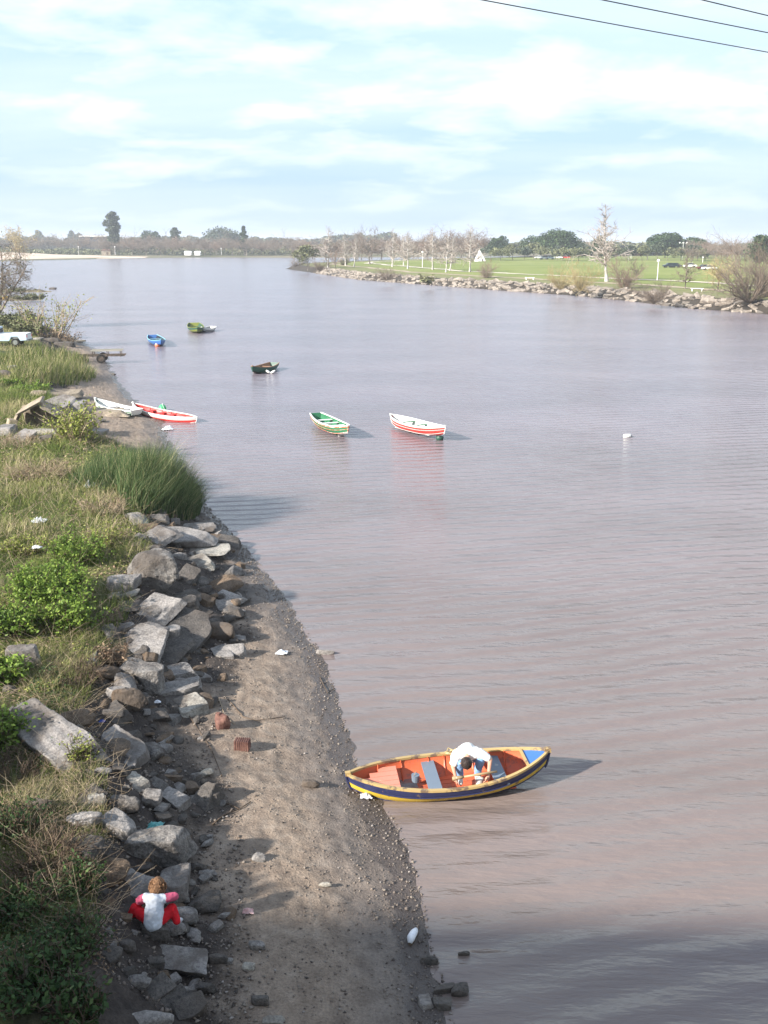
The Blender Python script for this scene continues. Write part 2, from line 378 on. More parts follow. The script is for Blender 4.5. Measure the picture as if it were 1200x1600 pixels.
tag(link('river_water', mesh_np('river_water', np.stack([gx, gy, gx * 0], -1).reshape(-1, 3), F), M_WATER), kind='structure')

# ------------------------------------------------------------------ right bank (park)
RS = [at(*p) for p in [(445, 420), (480, 425), (560, 437), (680, 446), (800, 455), (900, 462), (980, 470), (1080, 482), (1200, 491)]]
rs_pts = [(150, 640), (40, 560), (-18, 470), (-36, 420)] + [(p.x, p.y) for p in RS] + [(68, 128), (92, 90), (112, 40), (122, -20), (130, -120)]
rp = np.array(rs_pts, float)
seg = np.hypot(*np.diff(rp, axis=0).T); cum = np.concatenate([[0], np.cumsum(seg)])
ss = np.linspace(0, cum[-1], 420)
cx, cy = np.interp(ss, cum, rp[:, 0]), np.interp(ss, cum, rp[:, 1])
tx, ty = np.gradient(cx), np.gradient(cy)
ker = np.ones(9) / 9
tx = np.convolve(np.pad(tx, 4, 'edge'), ker, 'valid'); ty = np.convolve(np.pad(ty, 4, 'edge'), ker, 'valid')
ln = np.hypot(tx, ty); nx, ny = -ty / ln, tx / ln          # inland normal (towards +X / +Y)
def park_h(d, X, Y):
    return np.where(d < 0, d * 0.3, 0) + 1.45 * sstep(np.clip(d, 0, 4) / 4) + 0.5 * sstep((d - 4) / 30) + 0.05 * fbm(X, Y, 0.15, 3, 21) * sstep(d / 3)
du = np.concatenate([[-4, -2], np.linspace(0, 6, 13), [8, 12, 18, 27, 40]])
GX = cx[None] + nx[None] * du[:, None]; GY = cy[None] + ny[None] * du[:, None]
GZ = park_h(du[:, None] * np.ones_like(GX), GX, GY)
# outer rows fan out to far land
outX = np.interp(ss, cum, [300, 260, 200, 150] + [130, 140, 170, 200, 230, 260, 290, 330, 380] + [400, 420, 450, 480, 500])
outY = np.interp(ss, cum, [700, 720, 740, 730] + [700, 660, 600, 520, 460, 420, 380, 330, 280] + [230, 160, 80, 0, -120])
for k in (0.25, 0.5, 1.0):
    GX = np.vstack([GX, GX[-1 if k == 0.25 else 19] * (1 - k) + outX * k]); GY = np.vstack([GY, GY[19] * (1 - k) + outY * k]); GZ = np.vstack([GZ, np.full((1, len(ss)), 1.95)])
GX = np.vstack([GX, GX[-1] + 2500]); GY = np.vstack([GY, GY[-1] * 1.3 + 400]); GZ = np.vstack([GZ, np.full((1, len(ss)), 1.95)])
nr, nc = GX.shape; idx = np.arange(nr * nc).reshape(nr, nc)
F = np.stack([idx[:-1, :-1], idx[:-1, 1:], idx[1:, 1:], idx[1:, :-1]], -1).reshape(-1, 4)[:, ::-1]
me = mesh_np('lawn', np.stack([GX, GY, GZ], -1).reshape(-1, 3), F)
dd = np.concatenate([du, [60, 80, 120, 2000]])[:, None] * np.ones((1, nc))
a = me.attributes.new('shore', 'FLOAT', 'POINT'); a.data.foreach_set('value', dd.ravel().astype(np.float32))
def lawn_material():
    m, nt, b = new_mat('lawn_grass'); L_ = nt.links.new
    q = nt.nodes.new('ShaderNodeAttribute'); q.attribute_name = 'shore'
    big = noise_node(nt, 0.03, 5, 0.6); mid = noise_node(nt, 0.5, 5, 0.6)
    g = ramp(nt, big, [(0.35, (0.15, 0.185, 0.045)), (0.65, (0.22, 0.24, 0.075))])
    rough = ramp(nt, mid, [(0.35, (0.10, 0.115, 0.045)), (0.65, (0.22, 0.19, 0.11))])
    ms = nt.nodes.new('ShaderNodeMapRange'); L_(q.outputs['Fac'], ms.inputs['Value']); ms.inputs['From Min'].default_value = 4.2; ms.inputs['From Max'].default_value = 5.2
    cs = nt.nodes.new('ShaderNodeMixRGB'); L_(ms.outputs[0], cs.inputs[0]); cs.inputs[1].default_value = (0.05, 0.042, 0.034, 1); L_(rough, cs.inputs[2]); rough = cs.outputs[0]
    mr = nt.nodes.new('ShaderNodeMapRange'); L_(q.outputs['Fac'], mr.inputs['Value']); mr.inputs['From Min'].default_value = 6; mr.inputs['From Max'].default_value = 26
    c = nt.nodes.new('ShaderNodeMixRGB'); L_(mr.outputs[0], c.inputs[0]); L_(rough, c.inputs[1]); L_(g, c.inputs[2])
    L_(c.outputs[0], b.inputs['Base Color']); b.inputs['Roughness'].default_value = 0.9
    bump(nt, b, mid, 0.4, 0.1)
    return m
tag(link('lawn', me, lawn_material(), smooth=True), kind='structure')
def park(s_frac_px, d):
    """point on the park side at inland distance d, from the photograph column"""
    best = None
    for i in range(len(cx)):
        x = cx[i] + nx[i] * d; y = cy[i] + ny[i] * d
        if y < 30: continue
        zc = y * math.cos(R(PITCH)) + 8.2 * math.sin(R(PITCH))
        e = abs(600 + FPX * x / zc - s_frac_px)
        if best is None or e < best[0]: best = (e, x, y)
    x, y = best[1], best[2]
    return Vector((x, y, float(park_h(np.array(float(d)), np.array(x), np.array(y)))))
PZ = 1.95
M_PATH = mottled('pale_path', (0.48, 0.42, 0.34), (0.62, 0.56, 0.46), 0.8, 0.95, 0.2)
M_DIRT = mottled('dirt_path', (0.26, 0.22, 0.15), (0.40, 0.33, 0.24), 0.6, 0.95, 0.2)
def strip(name, d0, d1, i0, i1, mat, lift):
    vs = []; fs = []
    for j, i in enumerate(range(i0, i1)):
        for d in (d0, d1):
            w_ = 0.4 * math.sin(i * 0.35) + 0.3 * math.sin(i * 0.9 + d)
            x = cx[i] + nx[i] * (d + w_); y = cy[i] + ny[i] * (d + w_)
            vs.append((x, y, float(park_h(np.array(d + w_), np.array(x), np.array(y))) + lift))
        if j: fs.append((2 * j - 2, 2 * j - 1, 2 * j + 1, 2 * j))
    mb = MB(); mb.add(vs, fs)
    return tag(mb.build(name, mat), kind='structure')
strip('dirt_path', 16.0, 18.5, 115, 400, M_DIRT, 0.06)
strip('park_path', 30.0, 32.5, 105, 400, M_PATH, 0.06)

# ------------------------------------------------------------------ far land, beach, far left bank
M_FARLAND = mottled('far_ground', (0.09, 0.10, 0.05), (0.20, 0.17, 0.11), 0.02, 0.95, 0)
M_SAND = mottled('beach_sand', (0.46, 0.36, 0.27), (0.60, 0.50, 0.40), 0.03, 0.95, 0)
def far_z(X, Y): return 1.3
fs_ = [(-1500, 510), (-500, 520), (-262, 545)] + [tuple(at(px, py)[:2]) for px, py in [(0, 407.5), (60, 406.6), (140, 405), (240, 402.8), (330, 402), (460, 402.5)]] + [(20, 680), (150, 760), (400, 900), (3000, 1500)]
fp = np.array(fs_, float); q = np.linspace(0, len(fp) - 1, 160); fx, fy = np.interp(q, range(len(fp)), fp[:, 0]), np.interp(q, range(len(fp)), fp[:, 1])
vs = []; rowsd = [(-15, -0.6), (0, 0.0), (12, 0.55), (60, 1.0), (160, 1.3), (700, 1.35), (6000, 1.4)]
for d, z in rowsd:
    for x, y in zip(fx, fy): vs.append((x * (1 + d / 3000), y + d + (2.5 * float(vnoise(np.array(x * 0.06), np.array(0.0), 3)) if d < 20 else 0), z))
idx = np.arange(len(vs)).reshape(len(rowsd), -1)
F = np.stack([idx[:-1, :-1], idx[:-1, 1:], idx[1:, 1:], idx[1:, :-1]], -1).reshape(-1, 4)
tag(link('far_bank', mesh_np('far_bank', vs, F), M_FARLAND, smooth=True), kind='structure')
# sandy beach laid on the far bank, narrowing to the right
vs = []; bx = np.linspace(-700, -150, 60)
for k, (f0, z0) in enumerate([(0.0, 0.02), (0.08, 0.62), (0.35, 1.09), (1.0, 1.42)]):
    for x in bx:
        y0 = float(np.interp(x, fx, fy)); wd = float(np.interp(x, [-700, -260, -200, -150], [230, 190, 90, 14]))
        d = f0 * wd + 0.5
        zb = float(np.interp(d, [0, 12, 60, 160, 700], [0, 0.55, 1.0, 1.3, 1.35])); vs.append((x * (1 + d / 3000), y0 + d + 2.0, zb * (1 + 1.1 * max(0, min(1, (wd - 14) / 100)) * min(1, d / 60)) + 0.10))
idx = np.arange(len(vs)).reshape(4, -1)
F = np.stack([idx[:-1, :-1], idx[:-1, 1:], idx[1:, 1:], idx[1:, :-1]], -1).reshape(-1, 4)
tag(link('sand_beach', mesh_np('sand_beach', vs, F), M_SAND, smooth=True), kind='structure')
# land on the left between the near bank and the beach, outside the picture's left edge
vs = []; ly = np.linspace(145, 600, 60)
for d, z in [(-6, -0.5), (0, 0), (5, 1.2), (40, 1.6), (1500, 1.7)]:
    for y in ly: vs.append((-0.44 * y - 4 - d + 4 * math.sin(y * 0.05), y, z))
idx = np.arange(len(vs)).reshape(5, -1)
F = np.stack([idx[:-1, :-1], idx[1:, :-1], idx[1:, 1:], idx[:-1, 1:]], -1).reshape(-1, 4)[:, ::-1]
tag(link('grassy_bank', mesh_np('grassy_bank', vs, F), M_FARLAND, smooth=True), kind='structure')
def spit(px_tip, py, length, width, hgt, seed):
    tip = at(px_tip, py)
    n_, m_ = 60, 14; vs = []
    for i in range(n_):
        s_ = i / (n_ - 1)
        for j in range(m_):
            v = j / (m_ - 1) * 2 - 1
            ww = width * (0.25 + 0.75 * min(1, s_ * 2.2)) * min(1.0, (s_ * 12) ** 0.6) * (1 + 0.35 * float(vnoise(np.array(s_ * 9), np.array(0.5), seed)))
            x = tip.x - s_ * length; y = tip.y + v * ww + s_ * 2
            z = hgt * (1 - v * v) * min(1, s_ * 9) - 0.12 + 0.14 * float(fbm(np.array(x), np.array(y), 0.9, 3, seed))
            vs.append((x, y, z))
    idx = np.arange(len(vs)).reshape(n_, m_)
    F = np.stack([idx[:-1, :-1], idx[:-1, 1:], idx[1:, 1:], idx[1:, :-1]], -1).reshape(-1, 4)[:, ::-1]
    return tag(link('spit', mesh_np('spit', vs, F), mottled('spit_soil_%d' % seed, (0.07, 0.06, 0.045), (0.20, 0.17, 0.11), 0.7, 0.95, 0.5, 0.1), smooth=True), kind='structure'), tip
sp1, tip1 = spit(86, 456, 30, 3.2, 0.6, 31)
sp2, tip2 = spit(72, 469, 26, 3.0, 0.7, 32)

# ------------------------------------------------------------------ bridge we stand on (behind and below the camera)
M_STEEL = mottled('bridge_steel', (0.16, 0.18, 0.17), (0.24, 0.25, 0.23), 2, 0.6, 0.1)
M_CONC = mottled('bridge_concrete', (0.30, 0.29, 0.27), (0.42, 0.40, 0.37), 1.2, 0.9, 0.3)
br = empty('road_bridge', (0, -3.0, 8.3), R(-2), 'steel girder road bridge carrying the walkway above the river', 'bridge')
mb = MB(); mb.box((0, 0, 0), (260, 6.4, 0.35)); mb.build('deck', M_CONC, br)
mb = MB(); mb.box((0, 2.1, 2.23), (260, 0.4, 3.6)); mb.build('shadow_girder', M_STEEL, br)  # unseen girder, its height shaped so the shadow edge falls on the mud
mb = MB(); mb.box((0, -2.8, 1.35), (260, 0.3, 2.3)); mb.build('girder', M_STEEL, br)
mb = MB(); mb.box((0, 3.10, 1.15), (260, 0.05, 0.05)); mb.box((0, 3.10, 0.65), (260, 0.04, 0.04))
for i in range(-26, 27): mb.box((i * 2.5 + 1.2, 3.10, 0.63), (0.05, 0.05, 0.9))
mb.build('railing', M_STEEL, br)
for x in (-60, 24, 60, -24):
    mb = MB(); mb.box((x, 0, -4.9), (1.6, 5.0, 9.4)); mb.build('pier', M_CONC, br)
mb = MB(); mb.box((-24 - 4, 0, -3), (8, 7.4, 5.6)); mb.build('abutment', M_CONC, br)

# ------------------------------------------------------------------ rocks
def concrete(name, c1, c2, grit=1.0):
    m, nt, b = new_mat(name); L_ = nt.links.new
    t = nt.nodes.new('ShaderNodeTexCoord')
    oi = nt.nodes.new('ShaderNodeObjectInfo'); ad = nt.nodes.new('ShaderNodeVectorMath'); ad.operation = 'ADD'
    ml = nt.nodes.new('ShaderNodeVectorMath'); ml.operation = 'SCALE'; L_(oi.outputs['Location'], ml.inputs[0]); ml.inputs['Scale'].default_value = 1.7
    L_(t.outputs['Object'], ad.inputs[0]); L_(ml.outputs[0], ad.inputs[1])
    mid = noise_node(nt, 2.2, 6, 0.65, vec=ad.outputs[0]); fine = noise_node(nt, 22, 6, 0.75, vec=ad.outputs[0])
    base = ramp(nt, mid, [(0.3, c1), (0.68, c2)])
    gr = ramp(nt, fine, [(0.34, (0.35, 0.35, 0.35)), (0.5, (1, 1, 1)), (0.66, (1.5, 1.5, 1.45))])
    c = nt.nodes.new('ShaderNodeMixRGB'); c.blend_type = 'MULTIPLY'; c.inputs[0].default_value = 0.75; L_(base, c.inputs[1]); L_(gr, c.inputs[2])
    # mud splashed on the parts that lie low
    ge = nt.nodes.new('ShaderNodeSeparateXYZ'); L_(t.outputs['Object'], ge.inputs[0])
    az = nt.nodes.new('ShaderNodeMath'); az.operation = 'MULTIPLY_ADD'; L_(mid, az.inputs[0]); az.inputs[1].default_value = -0.5; L_(ge.outputs['Z'], az.inputs[2])
    mk = ramp(nt, az.outputs[0], [(0.0, (0, 0, 0)), (0.01, (0.75, 0.75, 0.75)), (0.02, (0, 0, 0))])
    big = noise_node(nt, 0.9, 4, 0.6, vec=ad.outputs[0]); st = ramp(nt, big, [(0.37, (0.8, 0.8, 0.8)), (0.50, (0, 0, 0))])
    cs = nt.nodes.new('ShaderNodeMixRGB'); L_(st, cs.inputs[0]); L_(c.outputs[0], cs.inputs[1]); cs.inputs[2].default_value = (0.105, 0.088, 0.075, 1)
    L_(cs.outputs[0], b.inputs['Base Color']); b.inputs['Roughness'].default_value = 0.85
    hs = nt.nodes.new('ShaderNodeMath'); hs.operation = 'MULTIPLY_ADD'; L_(mid, hs.inputs[0]); hs.inputs[1].default_value = 2.0; L_(fine, hs.inputs[2])
    bump(nt, b, hs.outputs[0], min(1.0, 0.8 * grit), 0.035 * grit)
    return m
M_ROCK = {
 'grey': concrete('grey_stone', (0.14, 0.13, 0.122), (0.33, 0.305, 0.285)),
 'dark': concrete('dark_stone', (0.06, 0.054, 0.05), (0.14, 0.125, 0.112)),
 'pale': concrete('pale_stone', (0.24, 0.22, 0.19), (0.42, 0.39, 0.34)),
 'brown': concrete('brown_stone', (0.085, 0.06, 0.042), (0.19, 0.14, 0.10)),
 'tan': concrete('tan_stone', (0.22, 0.18, 0.13), (0.36, 0.30, 0.23)),
 'agg': concrete('aggregate_concrete', (0.12, 0.11, 0.105), (0.36, 0.335, 0.31), 2.6),
}
def rock_mesh(name, kind, dims, seed, cuts=4, rough=0.05, n=14):
    """a cube grid pulled onto the rounded meeting of random planes, then weathered with noise"""
    r_ = random.Random(seed); w, d, h = dims; pl = []
    def add(x, y, z, q_):
        v = Vector((x, y, z)).normalized(); pl.append((v, q_))
    if kind in ('slab', 'block'):
        j = .16 if kind == 'slab' else .22
        for x, y in ((1, 0), (-1, 0), (0, 1), (0, -1)): add(x + r_.uniform(-j, j), y + r_.uniform(-j, j), r_.uniform(-.12, .22), r_.uniform(.84, .97))
        add(r_.uniform(-.04, .04), r_.uniform(-.04, .04), 1, .93); add(r_.uniform(-.1, .1), r_.uniform(-.1, .1), -1, .95)
        for _ in range(r_.choice((1, 2, 2))):
            a_ = r_.choice((1, 3, 5, 7)) * math.pi / 4 + r_.uniform(-.4, .4); add(math.cos(a_), math.sin(a_), r_.uniform(-.1, .2), r_.uniform(.92, 1.12))
        if kind == 'block': add(r_.uniform(-1, 1), r_.uniform(-1, 1), 1.0, r_.uniform(.95, 1.2))
    else:
        for _ in range(15):
            add(r_.gauss(0, 1), r_.gauss(0, 1), r_.gauss(0, 1), r_.uniform(.78, 1.0))
        for ax_ in ((1, 0, 0), (-1, 0, 0), (0, 1, 0), (0, -1, 0), (0, 0, 1), (0, 0, -1)): add(*ax_, r_.uniform(.9, 1.0))
    bm = bmesh.new(); bmesh.ops.create_cube(bm, size=2.0)
    res_ = {0: 0, 1: 2, 2: 4, 4: 10, 6: 20}[cuts]
    if res_: bmesh.ops.subdivide_edges(bm, edges=list(bm.edges), cuts=res_, use_grid_fill=True)
    p_ = {'slab': 30, 'block': 24, 'boulder': 14}[kind]
    o_ = Vector((seed * 3.1, seed * 1.7, 0)); dm = Vector((w / 2, d / 2, h / 2)); mn = min(w, d, h); mx_ = max(w, d, h)
    for v in bm.verts:
        c = v.co.copy()
        if kind == 'boulder': c.normalize()
        t = sum(max(0.0, nrm.dot(c) / q_) ** p_ for nrm, q_ in pl) ** (-1 / p_)
        c = c * t; q3 = Vector((c.x * dm.x, c.y * dm.y, c.z * dm.z))
        if cuts:
            k = 1 / mx_; q4 = q3 * k
            dsp = Vector((mnoise.noise(q4 * 4 + o_), mnoise.noise(q4 * 4 + o_ + Vector((9, 0, 0))), mnoise.noise(q4 * 4 + o_ + Vector((0, 9, 0))))) * rough * mx_ * .6
            dsp += Vector((mnoise.noise(q4 * 14 + o_), mnoise.noise(q4 * 14 + o_ + Vector((5, 0, 0))), mnoise.noise(q4 * 14 + o_ + Vector((0, 5, 0))))) * rough * mx_ * .28
            if kind == 'slab': dsp.z *= .45
            q3 += dsp
        v.co = q3
    bmesh.ops.recalc_face_normals(bm, faces=bm.faces)
    me = bpy.data.meshes.new(name); bm.to_mesh(me); bm.free(); return me
seed_i = [100]
def rock(px, py, wpx, hpx, kind, mat, label, rot=0, tilt=(0, 0), flat=None, cat='rock', name=None, sink=0.25, base='hit', group=None, wd=None):
    """px,py: middle of the stone in the photograph; wpx,hpx its size there"""
    p = hit(px, py + hpx * 0.30) if base == 'hit' else at(px, py, 0.0)
    m_ = ppm(p.y, p.z); ang = math.atan2(CAM_H - p.z, p.y)
    w = 1.13 * wpx / m_; H = 1.08 * hpx / m_
    flat = flat if flat is not None else {'slab': 0.16, 'block': 0.5, 'boulder': 0.62}[kind]
    h = max(0.05, min(w, 1.3 * H) * flat)
    d = max(0.25 * w, min(1.6 * w, (H - h * math.cos(ang)) / max(0.3, math.sin(ang))))
    if wd: d = wd * w; h = flat * w
    seed_i[0] += 1
    big = wpx > 50
    me = rock_mesh('rock', kind, (w, d, h), seed_i[0], cuts=6 if big else (4 if wpx > 24 else 2), rough=0.06 if mat == 'agg' else 0.04)
    o = link(name or {'slab': 'concrete_slab', 'block': 'concrete_block', 'boulder': 'boulder'}[kind], me, M_ROCK[mat])
    o.location = (p.x, p.y, p.z + h * (0.5 - sink)); o.rotation_euler = (R(tilt[0]), R(tilt[1]), R(rot))
    return tag(o, label, cat, group)

rock(277, 834, 95, 26, 'slab', 'grey', 'flat mud-covered slab lying above the long thin slab at the reeds', 4, (8, 4), flat=.3)
rock(307, 855, 92, 18, 'slab', 'pale', 'long thin pale slab with a rounded edge below the reeds', 3, (4, 2), flat=.18)
rock(240, 833, 44, 36, 'slab', 'grey', 'narrow grey slab leaning down from the bank edge by the reeds', -40, (14, 10))
rock(356, 846, 42, 22, 'block', 'dark', 'dark wet slab poking out towards the water at the end of the flat slabs', -10, (5, 5))
rock(212, 806, 30, 16, 'boulder', 'pale', 'pale stone half buried in earth at the foot of the reeds', 0)
rock(300, 822, 60, 14, 'slab', 'grey', 'topmost flat slab of the pile beside the tall reeds', 8, (4, 0), flat=.3)
rock(320, 838, 60, 14, 'slab', 'brown', 'earth-stained slab on the pile nearest the water by the reeds', -4, (3, 0), flat=.3)
rock(239, 890, 76, 80, 'boulder', 'agg', 'large round lump of rough pebbly concrete below the reeds', 12, (0, 0), flat=.8, sink=.15)
rock(311, 877, 38, 22, 'slab', 'pale', 'small whitish broken slab propped up beside the rough concrete lump', 35, (10, -14), flat=.35)
rock(288, 896, 30, 40, 'slab', 'dark', 'dark slab leaning on the right side of the rough concrete lump', -20, (30, 20))
rock(280, 868, 22, 14, 'boulder', 'grey', 'small stone wedged above the rough concrete lump', 0)
rock(341, 911, 36, 38, 'slab', 'brown', 'brown slab tilted towards the mud right of the dark boulder', -50, (22, 16))
rock(316, 905, 22, 28, 'boulder', 'dark', 'dark boulder between the whitish slab and the brown tilted slab', 10)
rock(344, 938, 38, 30, 'slab', 'grey', 'grey slab lying flat at the edge of the mud flat', -32, (12, 12))
rock(368, 939, 18, 20, 'boulder', 'brown', 'brown stone at the tip of the flat grey slab on the mud', 0)
rock(289, 938, 42, 26, 'slab', 'dark', 'flat-topped dark stone in the hollow below the rough concrete lump', 4, flat=.4)
rock(192, 908, 46, 26, 'block', 'grey', 'grey block stacked highest at the edge of the green bush', 5)
rock(194, 926, 46, 15, 'slab', 'pale', 'thin pale paving slab on the stack beside the green bush', 8, (0, -6), flat=.22)
rock(200, 941, 36, 20, 'slab', 'dark', 'dark slab lowest of the stack beside the green bush', 10)
rock(236, 948, 52, 56, 'slab', 'grey', 'square grey slab leaning under the rough concrete lump', -28, (24, 8), flat=.14)
rock(218, 994, 66, 88, 'slab', 'grey', 'largest smooth square slab facing the water in the middle of the bank', -6, (26, 4), flat=.12, sink=.1)
rock(291, 980, 64, 50, 'slab', 'dark', 'broad dark slab sloping to the mud beside the largest square slab', -14, (14, 8))
rock(343, 986, 50, 40, 'boulder', 'brown', 'brown layered boulder standing alone at the mud edge', -10, flat=.6)
rock(264, 985, 32, 24, 'block', 'grey', 'small grey block on the right edge of the largest square slab', 8)
rock(266, 1012, 42, 34, 'slab', 'dark', 'dark slab under the small grey block', -18, (10, 0))
rock(224, 1056, 62, 52, 'block', 'agg', 'chunky pitted concrete block below the largest square slab', -16, (6, 4), flat=.6, sink=.15)
rock(273, 1050, 60, 30, 'slab', 'grey', 'upper slab of the broken pair beside the pitted concrete block', 26, (4, -8), flat=.4)
rock(277, 1072, 74, 30, 'slab', 'grey', 'lower slab of the broken pair beside the pitted concrete block', 20, (4, -4), flat=.4)
rock(296, 1097, 42, 36, 'slab', 'pale', 'pinkish slab with a clean broken face under the broken pair', 34, (10, -8), flat=.35)
rock(205, 1098, 56, 44, 'boulder', 'brown', 'rusty brown boulder beneath the pitted concrete block', 8, flat=.75, sink=.15)
rock(182, 1082, 32, 28, 'boulder', 'grey', 'small bluish grey rock left of the rusty brown boulder', 0)
rock(178, 1116, 34, 24, 'boulder', 'dark', 'dark rock left below the rusty brown boulder', 0)
rock(36, 1028, 46, 42, 'block', 'grey', 'grey angular block standing out of the weeds below the green bush', 14, flat=.7, sink=.1)
rock(82, 1142, 158, 92, 'slab', 'grey', 'huge ribbed concrete slab with mossy sides lying on the bank', -42, (14, 8), flat=.22, sink=.08, wd=.42)
hs_ = [o for o in bpy.data.objects if o.get('label', '').startswith('huge ribbed')][0]
for v in hs_.data.vertices:
    if v.co.z > 0: v.co.z += .007 * math.sin(v.co.y * 30 + .6 * math.sin(v.co.x * 3))
rock(196, 1158, 90, 50, 'slab', 'grey', 'long pointed slab below the tip of the huge ribbed slab', -40, (8, 8), flat=.13, sink=.1, wd=.42)
rock(62, 1255, 38, 24, 'boulder', 'dark', 'lone brown-grey stone half hidden in the dark weeds', 0)
rock(136, 1240, 36, 40, 'slab', 'dark', 'dark slab edge on between the weeds and the grey stones', -30, (20, 0))
rock(132, 1277, 54, 34, 'boulder', 'grey', 'smooth rounded stone next to the dark weeds', 10, flat=.5)
rock(186, 1285, 54, 44, 'block', 'grey', 'wedge-shaped grey rock above the child', -26, (8, 14))
rock(196, 1255, 50, 36, 'boulder', 'agg', 'lumpy pebbly stone behind the wedge-shaped rock', 0)
rock(238, 1247, 32, 36, 'boulder', 'grey', 'upright egg-shaped stone left of the bar-shaped slab', 16, flat=.7)
rock(268, 1243, 58, 30, 'slab', 'grey', 'bar-shaped slab pointing at the mud flat', -34, (4, 10), flat=.45)
rock(208, 1213, 30, 36, 'slab', 'pale', 'narrow pale slab standing askew above the lumpy stone', 52, (10, 0))
rock(190, 1203, 28, 22, 'boulder', 'dark', 'small dark rock beside the narrow pale slab', 0)
rock(160, 1205, 26, 18, 'boulder', 'grey', 'small grey stone at the foot of the huge ribbed slab', 0)
rock(152, 1246, 26, 26, 'block', 'pale', 'small pale bluish block behind the rounded stone', 20)
rock(245, 1320, 90, 66, 'block', 'agg', 'big concrete chunk with a crumbled top just above the child', 6, (4, 2), flat=.55, sink=.12)
rock(300, 1227, 20, 22, 'block', 'brown', 'little brown block where the stones meet the open mud', 20, cat='stone')
rock(324, 1205, 20, 19, 'boulder', 'pale', 'small pointed reddish stone alone on the open mud', 10, cat='stone')
rock(270, 1217, 30, 12, 'slab', 'brown', 'short reddish plank of brick lying among the stones', -8, flat=.6, cat='stone')
rock(212, 1378, 72, 38, 'slab', 'grey', 'flat grey slab behind the head of the child', -14, (6, 6), flat=.2)
rock(271, 1372, 44, 58, 'block', 'grey', 'tall grey rock half lit by the sun right of the child', 8, flat=.6)
rock(286, 1430, 50, 36, 'boulder', 'grey', 'large stone right beside the sitting child', -20, flat=.6)
rock(243, 1458, 40, 26, 'block', 'dark', 'stone under the sitting child', 0, flat=.6, sink=.1)
rock(275, 1453, 34, 26, 'boulder', 'grey', 'rounded stone touching the seat of the child on the right', 0)
rock(276, 1492, 94, 44, 'slab', 'grey', 'long flat lozenge-shaped slab in front of the child', -5, (4, 2), flat=.24)
rock(217, 1534, 38, 28, 'boulder', 'grey', 'rounded grey stone low in the shade near the bottom edge', 0)
rock(236, 1592, 66, 44, 'boulder', 'grey', 'big rock cut by the bottom edge of the picture', 8)
rock(244, 1548, 50, 34, 'slab', 'dark', 'left wedge of the row of leaning dark slabs', 44, (24, -10), flat=.4)
rock(270, 1560, 44, 36, 'slab', 'dark', 'middle wedge of the row of leaning dark slabs', 40, (24, -10), flat=.4)
rock(296, 1574, 48, 36, 'slab', 'dark', 'right wedge of the row of leaning dark slabs', 30, (20, -10), flat=.4)
rock(194, 1434, 26, 14, 'slab', 'brown', 'small reddish flat stone under the left leg of the child', -6)
rock(320, 1545, 34, 26, 'boulder', 'dark', 'dark clod right of the leaning slabs', 0)
rock(175, 1485, 30, 40, 'boulder', 'dark', 'dark craggy rock left below the child', 0)
rock(199, 1475, 28, 26, 'boulder', 'dark', 'craggy lump between the craggy rock and the lozenge slab', 0)
rock(150, 1330, 44, 30, 'boulder', 'dark', 'dark rock in the shade where the weeds end', 0)
rock(180, 1352, 30, 22, 'boulder', 'dark', 'small dark rock left of the slab behind the child', 0)
rock(340, 1500, 30, 22, 'boulder', 'dark', 'dark clod just right of the lozenge-shaped slab', 0)
rock(388, 1511, 20, 18, 'boulder', 'pale', 'pale clod on the shaded mud', 0, cat='stone')
rock(402, 1478, 26, 22, 'boulder', 'grey', 'crumbly grey clod at the edge of the bridge shadow', 0, cat='stone')
rock(406, 1566, 28, 22, 'boulder', 'dark', 'dark clod low on the shaded mud', 0)
rock(426, 1596, 30, 14, 'slab', 'pale', 'flat pale stone on the bottom edge of the mud', 0, cat='stone')
rock(664, 1563, 20, 24, 'block', 'grey', 'square grey stone leftmost of the cluster at the water edge', 8)
rock(690, 1568, 30, 22, 'block', 'dark', 'widest dark block of the cluster at the water edge', 0)
rock(694, 1545, 32, 18, 'block', 'dark', 'dark stone behind the widest block at the water edge', 10)
rock(719, 1552, 28, 28, 'boulder', 'dark', 'dark rounded stone standing in the water by the cluster', 0, base='water')
rock(670, 1500, 28, 18, 'boulder', 'dark', 'dark stone just below the white shoe', 0)
rock(725, 1492, 18, 10, 'boulder', 'dark', 'little rock barely above the water right of the white shoe', 0, base='water')
rock(485, 1226, 26, 17, 'boulder', 'brown', 'brown clod left of the blue and yellow boat', 0, cat='stone')
rock(404, 1340, 22, 20, 'boulder', 'grey', 'crumbly pale clod in the middle of the sunlit mud', 0, cat='stone')
rock(325, 1365, 28, 16, 'boulder', 'grey', 'crumbled concrete lump on sunlit mud near the tall grey rock', 0, cat='stone')
rock(352, 1433, 22, 16, 'boulder', 'grey', 'grey clod between the child and the sunlit mud', 0, cat='stone')
rock(310, 1356, 26, 18, 'boulder', 'dark', 'dark rock right of the tall half lit rock', 0)
rock(508, 1019, 28, 12, 'boulder', 'grey', 'low stone at the waterline beside floating weed', 0, cat='stone')
rock(508, 1383, 20, 10, 'boulder', 'pale', 'white pebbly stone halfway between the child and the water', 0, cat='stone')
rock(15, 1075, 20, 20, 'boulder', 'dark', 'dark rock at the left edge above the huge ribbed slab', 0)
